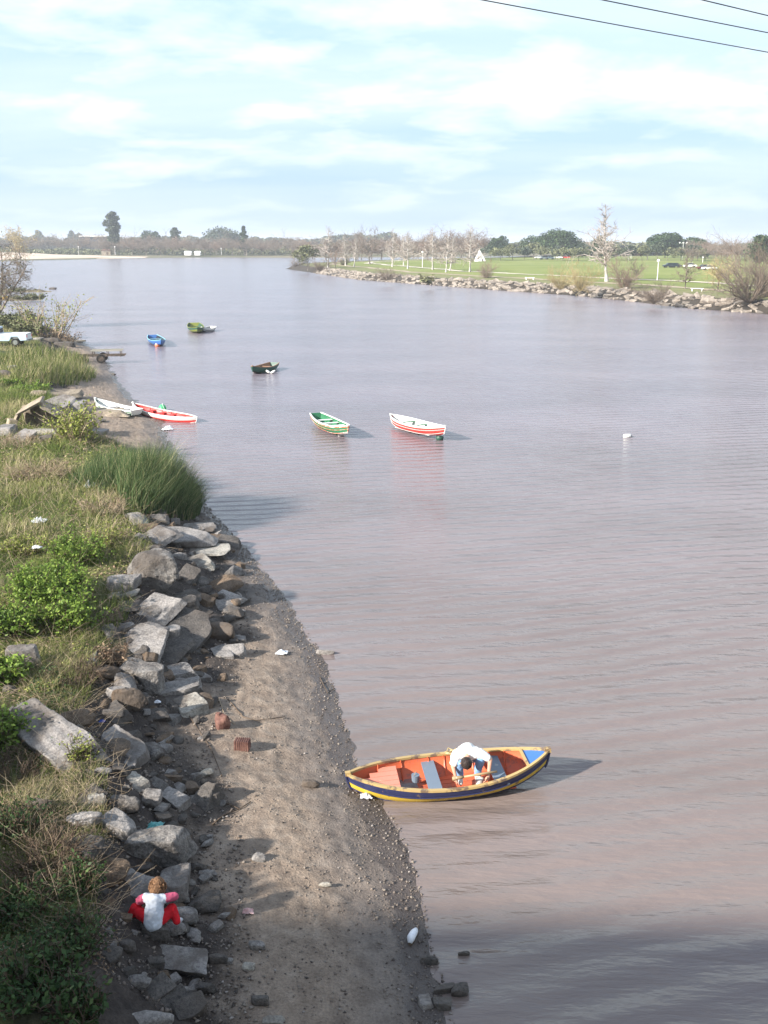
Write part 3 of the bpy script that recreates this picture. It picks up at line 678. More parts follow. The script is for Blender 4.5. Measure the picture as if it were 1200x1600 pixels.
# farther up the bank
rock(100, 612, 52, 17, 'slab', 'tan', 'flat tan slab crowning the far rubble heap', 4, (6, 0), flat=.3)
rock(84, 628, 40, 24, 'slab', 'grey', 'grey slab sliding off the far rubble heap', -34, (16, 10))
rock(118, 632, 34, 24, 'block', 'grey', 'grey broken block right of the crowning tan slab', 20)
rock(165, 640, 66, 20, 'slab', 'tan', 'thin flat slab of dried mud beside the green and white boat', 0, flat=.3)
rock(10, 668, 26, 26, 'block', 'grey', 'grey block at the left edge behind the dry brush', 0)
rock(30, 680, 32, 24, 'slab', 'grey', 'grey slab leaning at the left edge behind the dry brush', -30, (20, 0))
rock(70, 672, 36, 13, 'slab', 'pale', 'pale slab lying under the hollow culvert', 6, flat=.4)
rock(72, 684, 22, 14, 'boulder', 'dark', 'dark stone below the pale slab at the culvert', 0)
rock(8, 583, 18, 14, 'boulder', 'dark', 'grey boulder at the left edge of the white-topped heap', 0)
rock(33, 582, 24, 14, 'boulder', 'dark', 'dark boulder in the middle of the white-topped heap', 0)
rock(20, 574, 14, 10, 'block', 'pale', 'white chip left of the middle boulder of the heap', 20)
rock(44, 580, 12, 14, 'slab', 'pale', 'white slab on end at the right of the heap', 60, (40, 0))
rock(140, 672, 50, 14, 'slab', 'grey', 'low grey slab behind the tall reeds', 0, flat=.3)
rock(60, 616, 26, 14, 'boulder', 'tan', 'tan boulder behind the green weed patch', 0)
rock(150, 655, 26, 8, 'slab', 'dark', 'sliver of dark slab by the culvert mouth', 0)
rock(104, 537, 26, 14, 'block', 'dark', 'dark rock at the end of the grassy mound beyond the trailer', 0)
rock(82, 531, 24, 14, 'block', 'dark', 'dark rock between the pickup truck and the mound end', 0)
rock(58, 527, 14, 9, 'slab', 'pale', 'white stone right behind the pickup truck', 0)
rock(118, 531, 20, 10, 'slab', 'tan', 'tan slab on the waterline beyond the trailer', -30)
rock(176, 586, 10, 5, 'boulder', 'dark', 'small dark rock in the water just below the trailer', 0, base='water')
rock(82, 452, 12, 5, 'boulder', 'dark', 'dark rock at the tip of the farther spit', 0, base='water')

# scattered smaller stones: same few meshes, one object each
protos = [rock_mesh('stone', k, (1, d_, h_), 400 + i, cuts=2, rough=0.05) for i, (k, d_, h_) in enumerate([('boulder', .8, .6), ('block', .7, .5), ('boulder', .9, .7), ('slab', .8, .3), ('block', .8, .6)])]
cnt = 0; tries = 0
while cnt < 215 and tries < 6000:
    tries += 1
    Y = 10.8 * math.exp(random.random() * math.log(36 / 10.8))
    w_, r_ = float(mud_w(Y)), float(rock_w(Y))
    u_ = w_ + random.triangular(-0.5, r_ * 0.95, 0.15 * r_)
    X = float(np.interp(Y, sY, sX)) - u_
    if abs(X / Y) > 0.40: continue
    s_ = random.uniform(0.09, 0.30) ** 1.0 * (1.1 if Y > 20 else 1)
    me = random.choice(protos)
    nm = random.choice(['grey', 'dark', 'dark', 'grey', 'brown'])
    me2 = bpy.data.meshes.get('stone_' + nm + me.name)
    if me2 is None:
        me2 = me.copy(); me2.name = 'stone_' + nm + me.name; me2.materials.append(M_ROCK[nm])
    o = bpy.data.objects.new('stone', me2); COL.objects.link(o)
    o.scale = (s_, s_ * random.uniform(.7, 1.1), s_ * random.uniform(.6, 1.1)); o.location = (X, Y, gz(X, Y) + s_ * 0.12)
    o.rotation_euler = (random.uniform(-.4, .4), random.uniform(-.4, .4), random.random() * 6.28)
    tag(o, 'small rough stone lying loose between the big slabs and the mud flat', 'stone', 'small loose stones along the foot of the bank'); cnt += 1

chunks = [rock_mesh('broken_slab', k_, (1, d_, h_), 440 + i, cuts=4, rough=0.05) for i, (k_, d_, h_) in enumerate([('slab', .7, .2), ('block', .7, .4), ('slab', .55, .28), ('boulder', .8, .5)])]
cnt = 0; tries = 0
while cnt < 120 and tries < 4000:
    tries += 1
    Y = 12.5 * math.exp(random.random() ** .8 * math.log(37 / 12.5)); w_, r_ = float(mud_w(Y)), float(rock_w(Y))
    X = float(np.interp(Y, sY, sX)) - (w_ + random.uniform(-.1, r_ * .95))
    if abs(X / Y) > 0.39 or (abs(X + 3.6) < .8 and abs(Y - 14) < 1.2): continue
    s_ = random.uniform(.28, .75); me = random.choice(chunks); nm = random.choice(['grey', 'dark', 'dark', 'brown', 'agg'])
    me2 = bpy.data.meshes.get('broken_' + nm + me.name)
    if me2 is None: me2 = me.copy(); me2.name = 'broken_' + nm + me.name; me2.materials.append(M_ROCK[nm])
    o = bpy.data.objects.new('rubble_stone', me2); COL.objects.link(o); o.scale = (s_, s_ * random.uniform(.8, 1.1), s_ * random.uniform(.8, 1.3)); o.location = (X, Y, gz(X, Y) + s_ * .04)
    o.rotation_euler = (random.uniform(-.1, .6), random.uniform(-.2, .5), random.random() * 6.28)
    tag(o, 'broken stone wedged in the gaps between the larger slabs of the bank', 'stone', 'broken stones wedged between the larger slabs'); cnt += 1

# gravel: too many to count
def gravel(name, n, mat, fn, s0, s1, seed):
    g = np.random.default_rng(seed)
    P = fn(g, n); n = len(P)
    base = np.array([[1, 0, 0], [-.5, .87, 0], [-.5, -.87, 0], [.1, 0, .8], [0.1, -.1, -.5]]); bf = np.array([[0, 1, 3], [1, 2, 3], [2, 0, 3], [1, 0, 4], [2, 1, 4], [0, 2, 4]])
    s_ = s0 + (s1 - s0) * g.random(n) ** 3
    an = g.random(n) * 6.283; c, si = np.cos(an), np.sin(an)
    st = 0.6 + 0.8 * g.random((n, 3))
    b = base[None] * st[:, None] * s_[:, None, None]
    V = np.stack([b[..., 0] * c[:, None] - b[..., 1] * si[:, None], b[..., 0] * si[:, None] + b[..., 1] * c[:, None], b[..., 2]], -1) + P[:, None]
    F = (bf[None] + 5 * np.arange(n)[:, None, None]).reshape(-1, 3)
    o = link(name, mesh_np(name, V.reshape(-1, 3), F, np.repeat(g.random(n), 5)), mat)
    return tag(o, kind='stuff')
M_PEB = leafy('pebbles', [(0.0, (0.07, 0.06, 0.055)), (0.45, (0.20, 0.165, 0.14)), (0.9, (0.22, 0.19, 0.16)), (0.99, (0.30, 0.27, 0.25))], 0.85)
def onmud(g, n):
    Y = 10.5 * np.exp(g.random(n) * math.log(60 / 10.5)); w_ = mud_w(Y)
    u_ = w_ * g.random(n) ** 1.1 * 1.15 - 0.03
    keep = (fbm(np.interp(Y, sY, sX) - u_, Y, 1.3, 3, 77) + 0.9 * (g.random(n) - .25)) > 0
    Y, u_ = Y[keep], u_[keep]; X = np.interp(Y, sY, sX) - u_
    return np.stack([X, Y, ground(X, Y) + 0.004], 1)
def atedge(g, n):
    Y = 10.5 * np.exp(g.random(n) * math.log(60 / 10.5)); u_ = g.random(n) ** 1.5 * 0.9 - 0.05
    X = np.interp(Y, sY, sX) - u_
    return np.stack([X, Y, np.maximum(ground(X, Y), 0) + 0.004], 1)
def amongrocks(g, n):
    Y = 10.5 * np.exp(g.random(n) * math.log(40 / 10.5)); u_ = mud_w(Y) - 0.6 + g.random(n) * (rock_w(Y) + .3)
    X = np.interp(Y, sY, sX) - u_
    return np.stack([X, Y, ground(X, Y) + 0.01], 1)
gravel('gravel', 15000, M_PEB, onmud, 0.004, 0.030, 1)
gravel('shoreline_gravel', 4500, M_PEB, atedge, 0.005, 0.036, 2)
gravel('rubble', 7000, M_PEB, amongrocks, 0.008, 0.05, 3)

# stone embankment of the park: slabs that can be picked apart
emb = empty('stone_embankment', (RS[-1].x, RS[-1].y, 0), 0, 'sloping embankment of tumbled pale slabs along the far park shore', 'embankment')
M_SLAB = concrete('embankment_stone', (0.17, 0.145, 0.12), (0.36, 0.31, 0.26), 1.0)
ep = [rock_mesh('embankment_slab', 'slab', (1.0, 0.5, 0.17), 500 + i, cuts=0) for i in range(6)]
for m_ in ep: m_.materials.append(M_SLAB)
i0 = int(np.argmin(np.abs(cy - 330) + np.abs(cx + 20))); i1 = int(np.argmin(np.abs(cx - 66) + np.abs(cy - 132)))
einv = Matrix.Translation(-Vector(emb.location))
def slab_at(f, d, s_):
    i = int(f); x = cx[i] + nx[i] * d + random.uniform(-.3, .3); y = cy[i] + ny[i] * d + random.uniform(-.5, .5)
    z = float(park_h(np.array(max(d, 0.0)), np.array(x), np.array(y)))
    ang = math.atan2(ty[i], tx[i])
    sc = (s_ * random.uniform(.8, 1.4), s_ * random.uniform(.8, 1.2), s_ * random.uniform(.8, 1.3))
    return (x, y, z + 0.12), (random.uniform(.15, .75), random.uniform(-.3, .5), ang + random.choice((0.6, 0.9, 0.4, -0.3, 1.2)) + random.uniform(-.25, .25)), sc
cl_ = []
for k in range(290):      # denser near the camera
    f = i1 - (i1 - i0) * (k + random.random()) / 290
    d = random.choice((0.3, 1.4, 2.6, 3.6))
    loc, rot, sc = slab_at(f, d, random.uniform(1.2, 2.2))
    o = bpy.data.objects.new('stone_slab', random.choice(ep)); COL.objects.link(o); o.parent = emb
    o.location = Vector(loc) - Vector(emb.location); o.rotation_euler = rot; o.scale = sc
bmj = bmesh.new()
for k in range(420):
    f = random.uniform(i0 - 4, i1 + 8); loc, rot, sc = slab_at(f, random.uniform(-0.2, 4.0), random.uniform(0.9, 1.7))
    tmp = random.choice(ep).copy(); tmp.transform(Matrix.Translation(Vector(loc) - Vector(emb.location)) @ Euler(rot).to_matrix().to_4x4() @ Matrix.Diagonal((*sc, 1)))
    bmj.from_mesh(tmp); bpy.data.meshes.remove(tmp)
me = bpy.data.meshes.new('small_slabs'); bmj.to_mesh(me); bmj.free()
tag(link('small_slabs', me, M_SLAB, emb), kind='stuff')

# ------------------------------------------------------------------ boats
def boat(label, stern, bow, B, depth, mats, z0=-0.12, transom=0.0, thw=(0.35, 0.55, 0.75), rise=(0.12, 0.22), keel_rise=0.25, roll=0, group=None,
         bow_deck=None, stern_floor=None, ribs=True, bands=(0.3, 0.68), nameplate=False, rust=False, pw=2.3):
    """stern, bow: gunwale end points in the world. mats: upper, lower, bottom, inside, rail, seat"""
    stern = Vector(stern); bow = Vector(bow); ax = bow - stern; L = ax.length; ax.normalize()
    mid = (stern + bow) / 2
    root = empty('rowing_boat', (0, 0, 0), 0, label, 'boat', group)
    yv = Vector((0, 0, 1)).cross(ax).normalized(); zv = ax.cross(yv)
    mw = Matrix((ax, yv, zv)).transposed().to_4x4() @ Matrix.Rotation(R(roll), 4, 'X'); mw.translation = mid; root.matrix_world = mw
    # local: x -L/2..L/2 , gunwale ends at z = 0 (before sheer), hull hangs below
    def f(t):
        if transom and t < 0.5: return transom + (1 - transom) * math.sin(min(1, t / 0.45) * math.pi / 2) ** 0.9
        return max(0.0, 1 - abs(2 * t - 1) ** pw) ** 0.85
    def zs(t): return -(rise[0] * (1 - t) + rise[1] * t) * (1 - abs(2 * t - 1) ** 2)
    sag = [zs(i / 40) for i in range(41)]
    def zk(t): return min(zs(t) - 0.05, -depth - (rise[0] + rise[1]) * 0.5 + keel_rise * max(0, abs(2 * t - 1) - 0.3) ** 2 / 0.49)
    def P(t, s_, off=0.0):
        a_ = s_ * math.pi / 2; hb = max(0.004, B / 2 * f(t) - off)
        y = hb * max(0.0, math.cos(a_)) ** 0.62; z = zs(t) + (zk(t) + off - zs(t)) * math.sin(a_) ** 1.15
        rake = 0.10 * (1 - s_) if t > .5 else 0.06 * (1 - s_)
        x = (t - 0.5) * L * (1 - 0.06 * s_ * abs(2 * t - 1) ** 3)
        return Vector((x, y, z))
    NT = 28; ts = [0.5 - 0.5 * math.cos(math.pi * i / NT) * 0.999 for i in range(NT + 1)]
    if transom: ts = [i / NT for i in range(NT)] + [0.999]
    def skin(s0, s1, name, mat, off=0.0, n=5, flip=False, ts_=None):
        mb = MB(); T = ts_ or ts
        for side in (1, -1):
            vs = [(p.x, p.y * side, p.z) for t in T for p in [P(t, s0 + (s1 - s0) * k / n, off) for k in range(n + 1)]]
            fs = []
            for i in range(len(T) - 1):
                for k in range(n):
                    q_ = (i * (n + 1) + k, i * (n + 1) + k + 1, (i + 1) * (n + 1) + k + 1, (i + 1) * (n + 1) + k)
                    fs.append(q_ if (side > 0) ^ flip else q_[::-1])
            mb.add(vs, fs)
        return mb.build(name, mat, root, smooth=True)
    skin(0, bands[0], 'upper_strake', mats[0]); skin(bands[0], bands[1], 'lower_strake', mats[1], off=0.004); skin(bands[1], 1, 'hull_bottom', mats[2])
    skin(0, 0.93, 'inner_planking', mats[3], off=0.035, n=7, flip=True, ts_=[t for t in ts if (0.015 if not transom else 0) <= t <= 0.985])
    mb = MB()
    for e0 in [0.3, .62] if not transom else [0.34, .66]:    # lapped plank edges
        for side in (1, -1): mb.tube([(P(t, e0).x, side * (P(t, e0).y + .006), P(t, e0).z) for t in ts], 0.012, 4)
    mb.build('rubbing_strake', mats[0], root)
    if transom:
        pts = [P(0, k / 8) for k in range(9)]; mb = MB()
        poly = [(p.x - .02, p.y, p.z) for p in pts] + [(p.x - .02, -p.y, p.z) for p in pts[::-1]]; n = len(poly)
        mb.add(poly + [(x + .05, y, z) for x, y, z in poly], [tuple(range(n)), tuple(range(n, 2 * n))[::-1]] + [(i, (i + 1) % n, (i + 1) % n + n, i + n) for i in range(n)])
        mb.build('transom', mats[5] if len(mats) < 7 else mats[6], root)
    mb = MB()      # gunwale: a rail with thickness
    for side in (1, -1):
        pts = [P(t, 0) for t in ts]; vs = []; fs = []
        for p in pts:
            yi = max(p.y - 0.055, 0.0)
            for (y, z) in ((p.y + .018, -0.022), (p.y + .018, 0.022), (yi, 0.022), (yi, -0.022)): vs.append((p.x, side * y, p.z + z))
        for i in range(len(pts) - 1):
            for k in range(4):
                q_ = (i * 4 + k, i * 4 + (k + 1) % 4, (i + 1) * 4 + (k + 1) % 4, (i + 1) * 4 + k); fs.append(q_ if side < 0 else q_[::-1])
        fs.append((0, 1, 2, 3)); fs.append(tuple((len(pts) - 1) * 4 + k for k in range(4))); mb.add(vs, fs)
    mb.box((L / 2 - .03, 0, zs(1) + .01), (.12, .09, .09))
    if not transom: mb.box((-L / 2 + .03, 0, zs(0) + .01), (.10, .08, .08))
    mb.build('gunwale', mats[4], root)
    mb = MB(); mb.tube([P(1, k / 6) + Vector((.02, 0, 0)) for k in range(7)], 0.025, 6)
    if not transom: mb.tube([P(0.0, k / 6) - Vector((.02, 0, 0)) for k in range(7)], 0.022, 6)
    mb.build('stem', mats[0], root)
    for t in thw:
        zt = zs(t) - 0.12; hb = B / 2 * f(t) - 0.05
        mb = MB(); mb.box(((t - .5) * L, 0, zt), (0.25, 2 * hb, 0.035)); mb.build('thwart', mats[5], root)
    if ribs:
        for t in [0.16, 0.28, 0.42, 0.5, 0.64, 0.8, 0.9]:
            for side in (1, -1):
                mb = MB(); mb.tube([(P(t, s_, .045).x, side * P(t, s_, .045).y, P(t, s_, .045).z) for s_ in (0.03, .2, .4, .6, .8, .95)], 0.02, 4); mb.build('rib', mats[3], root)
    # bottom boards
    zf = zk(.5) + 0.09
    for k in range(5):
        y = (k - 2) * B * 0.105; mb = MB(); mb.box((0, y, zf), (L * 0.62, B * 0.095, 0.018)); mb.build('floorboard', mats[3], root)
    if bow_deck:
        t0 = 0.875; mb = MB(); a_, b_ = P(t0, 0, .03), P(.985, 0, .02); top = -0.012
        pts = [(P(t, 0, .03).x, P(t, 0, .03).y, zs(t) + top) for t in (t0, .91, .95, .985)]
        poly = pts + [(x, -y, z) for x, y, z in pts[::-1]]; n = len(poly)
        mb.add(poly + [(x, y, z - .02) for x, y, z in poly], [tuple(range(n))[::-1], tuple(range(n, 2 * n))] + [(i, (i + 1) % n, (i + 1) % n + n, i + n) for i in range(n)])
        mb.build('foredeck', bow_deck, root)
        mb = MB(); mb.box((a_.x, 0, zs(t0) + .0), (0.04, a_.y * 2, 0.05)); mb.build('deck_beam', mats[4], root)
    if stern_floor:
        for k in range(5):
            t0, t1 = 0.07, 0.25; y = (k - 2) * B * 0.125; mb = MB(); hb0 = B / 2 * f(t0 + abs(k - 2) * .045)
            xs0 = (t0 + abs(k - 2) * .045 - .5) * L; xs1 = (t1 - .5) * L
            mb.box(((xs0 + xs1) / 2, y, zs(.1) - 0.14), (xs1 - xs0, B * 0.115, 0.022)); mb.build('stern_board', stern_floor, root)
    return root, P, L
def pt(name, c, **k): return painted(name, c, **k)
B_NAVY = pt('navy_paint', (0.025, 0.03, 0.085), wear=(0.12, 0.09, 0.08), amount=.36); B_YEL = pt('yellow_paint', (0.60, 0.42, 0.05), wear=(0.16, 0.10, 0.05), amount=.42, scale=7)
B_DRED = pt('oxide_paint', (0.11, 0.03, 0.025), amount=.3); B_ORG = pt('orange_paint', (0.60, 0.13, 0.055), wear=(0.34, 0.10, 0.06), amount=.42); B_RAIL = pt('worn_yellow_rail', (0.44, 0.31, 0.13), wear=(0.16, 0.11, 0.07), amount=.47, scale=3.5)
B_SLATE = pt('slate_paint', (0.15, 0.19, 0.24), wear=(0.34, 0.34, 0.32), amount=.36); B_BLUE = pt('blue_paint', (0.05, 0.15, 0.40), wear=(.4, .4, .4), amount=.3); B_SALM = pt('salmon_paint', (0.62, 0.22, 0.15), wear=(.4, .3, .2), amount=.36)
B_WHITE = pt('white_paint', (0.72, 0.72, 0.68), wear=(.35, .3, .25), amount=.33); B_RED = pt('red_paint', (0.62, 0.05, 0.04), wear=(.5, .4, .35), amount=.30); B_GRN = pt('green_paint', (0.03, 0.16, 0.075), wear=(.3, .3, .2), amount=.33)
B_DGRN = pt('dark_green_paint', (0.025, 0.085, 0.06), amount=.3); B_WOOD = pt('bare_wood', (0.30, 0.17, 0.10), wear=(.15, .08, .05), amount=.4); B_ORW = pt('flaked_orange_paint', (0.62, 0.15, 0.07), wear=(.7, .66, .6), amount=.45, scale=9)
B_YG = pt('yellow_green_paint', (0.20, 0.22, 0.04), amount=.35); B_GREY = pt('grey_paint', (0.30, 0.29, 0.30), amount=.3); B_LBL = pt('light_blue_paint', (0.25, 0.52, 0.62), amount=.3); B_BLK = pt('black_paint', (0.02, 0.02, 0.025), amount=.2)

main_boat, PB, LB = boat('blue and yellow rowing boat with an orange inside nosed onto the mud', at(541, 1210, 0.40), at(858, 1172, 0.66), 1.36, 0.40,
    (B_NAVY, B_YEL, B_DRED, B_ORG, B_RAIL, B_SLATE), thw=(0.415, 0.735), rise=(0.14, 0.24), keel_rise=0.24, bow_deck=B_BLUE, stern_floor=B_SALM, bands=(0.34, 0.66))
boat('green boat with flaked orange upper plank and white waterline', at(493, 645, .62), at(544, 665, .78), 1.25, .50,
    (B_ORW, B_GRN, B_WHITE, B_GRN, B_WHITE, B_WHITE, B_GRN), transom=.55, thw=(.25, .42, .6, .78), bands=(.16, .60))
boat('red boat with a broad white upper plank moored in mid river', at(610, 647, .66), at(696, 666, .84), 1.35, .50,
    (B_WHITE, B_RED, B_RED, B_WHITE, B_WHITE, B_GRN), thw=(.3, .5, .68, .84), bands=(.13, .8))
boat('dark green boat with brown rail moored alone', at(429, 566, .5), at(394, 572, .66), 1.4, .5,
    (B_DGRN, B_DGRN, B_BLK, B_WOOD, B_WOOD, B_WOOD, B_DGRN), transom=.6, thw=(.3, .55, .75))
boat('bright blue boat moored farther up the left shore', at(238, 523, .6), at(251, 531, .75), 1.6, .5,
    (B_BLUE, B_BLUE, B_BLUE, B_BLK, B_LBL, B_LBL, B_BLUE), transom=.6, thw=(.3, .5, .7))
boat('yellow-green boat moored against a grey one', at(303, 504, .7), at(308, 511.5, .75), 1.9, .55,
    (B_DGRN, B_YG, B_YG, B_DGRN, B_YG, B_YG, B_YG), transom=.65, thw=(.3, .55, .75))
boat('grey and white boat moored against the yellow-green one', at(333, 509.5, .5), at(315, 511, .6), 1.4, .45,
    (B_WHITE, B_GREY, B_BLK, B_GREY, B_WHITE, B_GREY, B_WHITE), transom=.6, thw=(.3, .55, .75))
gw = hit(205, 634)
boat('long red and white boat with its bow pulled up on the mud', at(308, 652, .32), at(207, 629, .75), 1.35, .42,
    (B_WHITE, B_RED, B_RED, B_RED, B_WHITE, B_RED), thw=(.28, .45, .6, .75), rise=(.10, .28), bands=(.24, .7))
boat('green and white flat-sterned boat lying on the mud by the slab', at(214, 640, .65), at(148, 622, .98), 1.2, .42,
    (B_WHITE, B_GRN, B_GRN, B_WHITE, B_WHITE, B_GREY, B_WHITE), transom=.75, thw=(.35, .6), bands=(.2, .8))

def buoy(px, py, r_, mats, label, sq=(1, 1, .9), z=.06, tie=None):
    p = at(px, py, 0.03); root = empty('buoy', p, 0, label, 'buoy')
    mb = MB(); mb.ball((0, 0, r_ * .35), r_, 14, 9, sq); mb.build('float', mats[0], root, True)
    mb = MB(); mb.ball((0, 0, r_ * .62), r_ * .86, 12, 6, (sq[0], sq[1], .9)); mb.build('cap', mats[1], root, True)
    mb = MB(); mb.tube([(0, 0, r_ * 1.25), (0.01, 0.01, r_ * 1.55)], .03, 6)
    e = Vector((0, 0, r_)) if tie is None else Vector(tie) - p
    mb.tube([(0, 0, r_ * 1.4), tuple(e * .5 + Vector((0, 0, -.05))), tuple(e)], .012, 5); mb.build('mooring_rope', B_WHITE, root)
    return root
buoy(533, 680, .20, (B_WHITE, pt('pink_plastic', (.75, .25, .25), amount=.2)), 'pink and white float tied at the bow of the green boat', tie=at(543, 669, .5))
buoy(687, 686, .21, (B_DGRN, B_WHITE), 'dark green and white float hanging at the bow of the red boat', tie=at(694, 671, .5))
buoy(254, 640, .24, (pt('bright_green_plastic', (.05, .45, .15), amount=.2), pt('bright_green_cap', (.05, .45, .15), amount=.2)), 'bright green round float behind the beached red boat', tie=at(262, 643, .4))
buoy(246, 541, .26, (pt('orange_plastic', (.7, .2, .1), amount=.2), B_WHITE), 'orange float at the bow of the bright blue boat', tie=at(250, 533, .5))
buoy(312, 517, .26, (B_WHITE, B_WHITE), 'white float between the yellow-green and the grey boat', tie=at(310, 513, .5))
def vfloat(px, py, label):
    p = at(px, py, 0.05); root = empty('fender', p, 0, label, 'fender')
    for s_ in (-1, 1):
        mb = MB(); mb.tube([(0, 0, 0), (s_ * .22, 0, .12), (s_ * .36, 0, .22)], [.07, .1, .05], 8); mb.build('arm', B_WHITE, root, True)
    return root
vfloat(423, 583, 'white V-shaped fender floating at the dark green boat')
p = at(980, 683, 0.0); fl = empty('floating_bottle', p, .2, 'white plastic container drifting alone in open water', 'container')
mb = MB(); mb.tube([(-.22, 0, .04), (-.18, 0, .05), (.16, 0, .06), (.22, 0, .06)], [.03, .12, .12, .05], 10); mb.build('container_body', B_WHITE, fl, True)
mb = MB(); mb.tube([(.22, 0, .06), (.30, 0, .06)], [.045, .045], 8); mb.build('screw_cap', B_GREY, fl)

# gear left in the main boat
def in_boat(t, y, z): return main_boat.matrix_world @ Vector(((t - .5) * LB, y, z))
M_OAR = pt('oar_wood', (0.34, 0.24, 0.13), wear=(.6, .55, .45), amount=.4)
a_, b_ = in_boat(.55, -.50, -.05), in_boat(.71, -.50, -.02); oar = empty('oar', a_, 0, 'worn wooden oar lying along the near side of the blue and yellow boat', 'oar')
d_ = b_ - a_; mb = MB(); mb.tube([(0, 0, 0), tuple(d_ * .5), tuple(d_)], [.022, .026, .022], 8); mb.build('shaft', M_OAR, oar, True)
mb = MB(); q_ = d_.normalized(); mb.tube([tuple(-q_ * .22), tuple(-q_ * .20), tuple(-q_ * .08), (0, 0, 0)], [.03, .045, .035, .022], 6); mb.build('blade', M_OAR, oar, True)
p = in_boat(.555, .50, -.12); mb = MB(); g = np.random.default_rng(3)
pts = [(.20 * math.cos(k * .55) * (1 - k * .012) + g.normal() * .02, .07 * math.sin(k * .55) + g.normal() * .02, .012 * (k % 5)) for k in range(40)]
mb.tube(pts, .016, 5); o = mb.build('rope', pt('old_rope', (.42, .32, .16), amount=.3), None, True); o.location = p; tag(o, 'coil of old yellowish rope on the far rail of the blue and yellow boat', 'rope')
for k, (t_, y_) in enumerate([(.63, -.30), (.335, .1)]):
    p = in_boat(t_, y_, -.38); root = empty('bailer', p, k, ['small pale bailing tin on the boards beside the crouching man', 'dark bailing tin on the boards by the left seat of the boat'][k], 'tin')
    mb = MB(); mb.tube([(0, 0, 0), (0, 0, .14)], [.07, .08], 12); mb.build('tin_body', [B_WHITE, B_SLATE][k], root); mb = MB(); mb.tube([(-.07, 0, .14), (0, 0, .2), (.07, 0, .14)], .006, 4); mb.build('handle', M_OAR, root)

# ------------------------------------------------------------------ people
def skinned(verts, edges, radii, sub=2, fold=0.0):
    """tapered limbs merged into one continuous skin"""
    mb = MB(); verts = [Vector(v) for v in verts]
    for a_, b_ in edges:
        mb.tube([verts[a_], verts[a_].lerp(verts[b_], .5), verts[b_]], [radii[a_], (radii[a_] + radii[b_]) / 2, radii[b_]], 12)
    for v, r_ in zip(verts, radii): mb.ball(v, r_, 14, 9)
    me = mb.mesh('skin'); o = bpy.data.objects.new('skin_tmp', me); COL.objects.link(o)
    md = o.modifiers.new('r', 'REMESH'); md.mode = 'VOXEL'; md.voxel_size = .013
    sm = o.modifiers.new('s', 'SMOOTH'); sm.factor = .5; sm.iterations = 5
    dg = bpy.context.evaluated_depsgraph_get(); dg.update()
    out = bpy.data.meshes.new_from_object(o.evaluated_get(dg)); bpy.data.objects.remove(o); bpy.data.meshes.remove(me)
    if fold:
        for v in out.vertices:
            c = v.co; k_ = mnoise.noise(Vector((c.x * 9, c.y * 16, c.z * 7))) + .6 * mnoise.noise(c * 24)
            v.co = c + v.normal * fold * k_
    return out
M_SKIN = mottled('skin', (0.46, 0.25, 0.17), (0.55, 0.31, 0.22), 6, 0.5, 0.05)
def cloth(name, c): return mottled(name, tuple(x * .8 for x in c), c, 4, 0.9, 0.5, 0.02, 14)
def hand(mb, wrist, d, n_, sc=1.0, side=1, curl=.5):
    """palm and five bent fingers; d points along the hand, n_ out of the back of the hand"""
    d = Vector(d).normalized(); n_ = Vector(n_); n_ = (n_ - d * n_.dot(d)).normalized(); s_ = d.cross(n_) * side; w = Vector(wrist)
    mb.tube([w - d * .02 * sc, w + d * .03 * sc, w + d * .08 * sc], [.022 * sc, .034 * sc, .036 * sc], 8)
    for k, (o_, ln_) in enumerate(((-.028, .066), (-.010, .076), (.009, .070), (.027, .054))):
        p = w + d * .075 * sc + s_ * o_ * sc; q1 = p + (d - n_ * curl * .3).normalized() * ln_ * .5 * sc; q2 = q1 + (d * (1 - curl * .5) - n_ * curl).normalized() * ln_ * .55 * sc
        mb.tube([p, q1, q2], [.010 * sc, .009 * sc, .007 * sc], 6)
    p = w + d * .03 * sc - s_ * .028 * sc; q1 = p + (d * .6 - s_ * .7).normalized() * .04 * sc; mb.tube([p, q1, q1 + (d - n_ * curl * .6).normalized() * .03 * sc], [.013 * sc, .011 * sc, .009 * sc], 6)
def join_np(me, mb):
    bm = bmesh.new(); bm.from_mesh(me); m2 = mb.mesh('t'); bm.from_mesh(m2); bm.to_mesh(me); bm.free(); bpy.data.meshes.remove(m2); return me
def head(mb, c, fwd, up, r_):
    """skull, jaw, nose, ears, eye sockets"""
    c = Vector(c); f = Vector(fwd).normalized(); u = Vector(up); u = (u - f * u.dot(f)).normalized(); s_ = f.cross(u)
    M = Matrix((s_, f, u)).transposed()
    def loc(v): return c + M @ Vector(v) * r_
    vs = []; fs = []; nu, nv = 18, 12
    for i in range(nv + 1):
        th = math.pi * i / nv
        for j in range(nu):
            ph = 2 * math.pi * j / nu; x = math.sin(th) * math.cos(ph) * .78; y = math.sin(th) * math.sin(ph) * .98; z = math.cos(th) * 1.08
            if z < 0: x *= 1 + z * .22; y = y * (1 + z * .12) + (-z) * .08
            if y > .6 and -.1 < z < .25 and abs(x) > .12: y -= .07
            vs.append(loc((x, y, z)))
    for i in range(nv):
        for j in range(nu): fs.append((i * nu + j, (i + 1) * nu + j, (i + 1) * nu + (j + 1) % nu, i * nu + (j + 1) % nu))
    mb.add(vs, fs)
    mb.tube([loc((0, .86, .18)), loc((0, 1.08, -.14)), loc((0, .95, -.22))], [.07 * r_, .14 * r_, .08 * r_], 6)
    mb.tube([loc((-.22, .93, -.45)), loc((0, .99, -.45)), loc((.22, .93, -.45))], [.03 * r_, .06 * r_, .03 * r_], 6)
    for k in (-1, 1): mb.tube([loc((k * .74, 0, .15)), loc((k * .9, -.06, .0)), loc((k * .76, 0, -.2))], [.06 * r_, .13 * r_, .06 * r_], 6)
    return loc
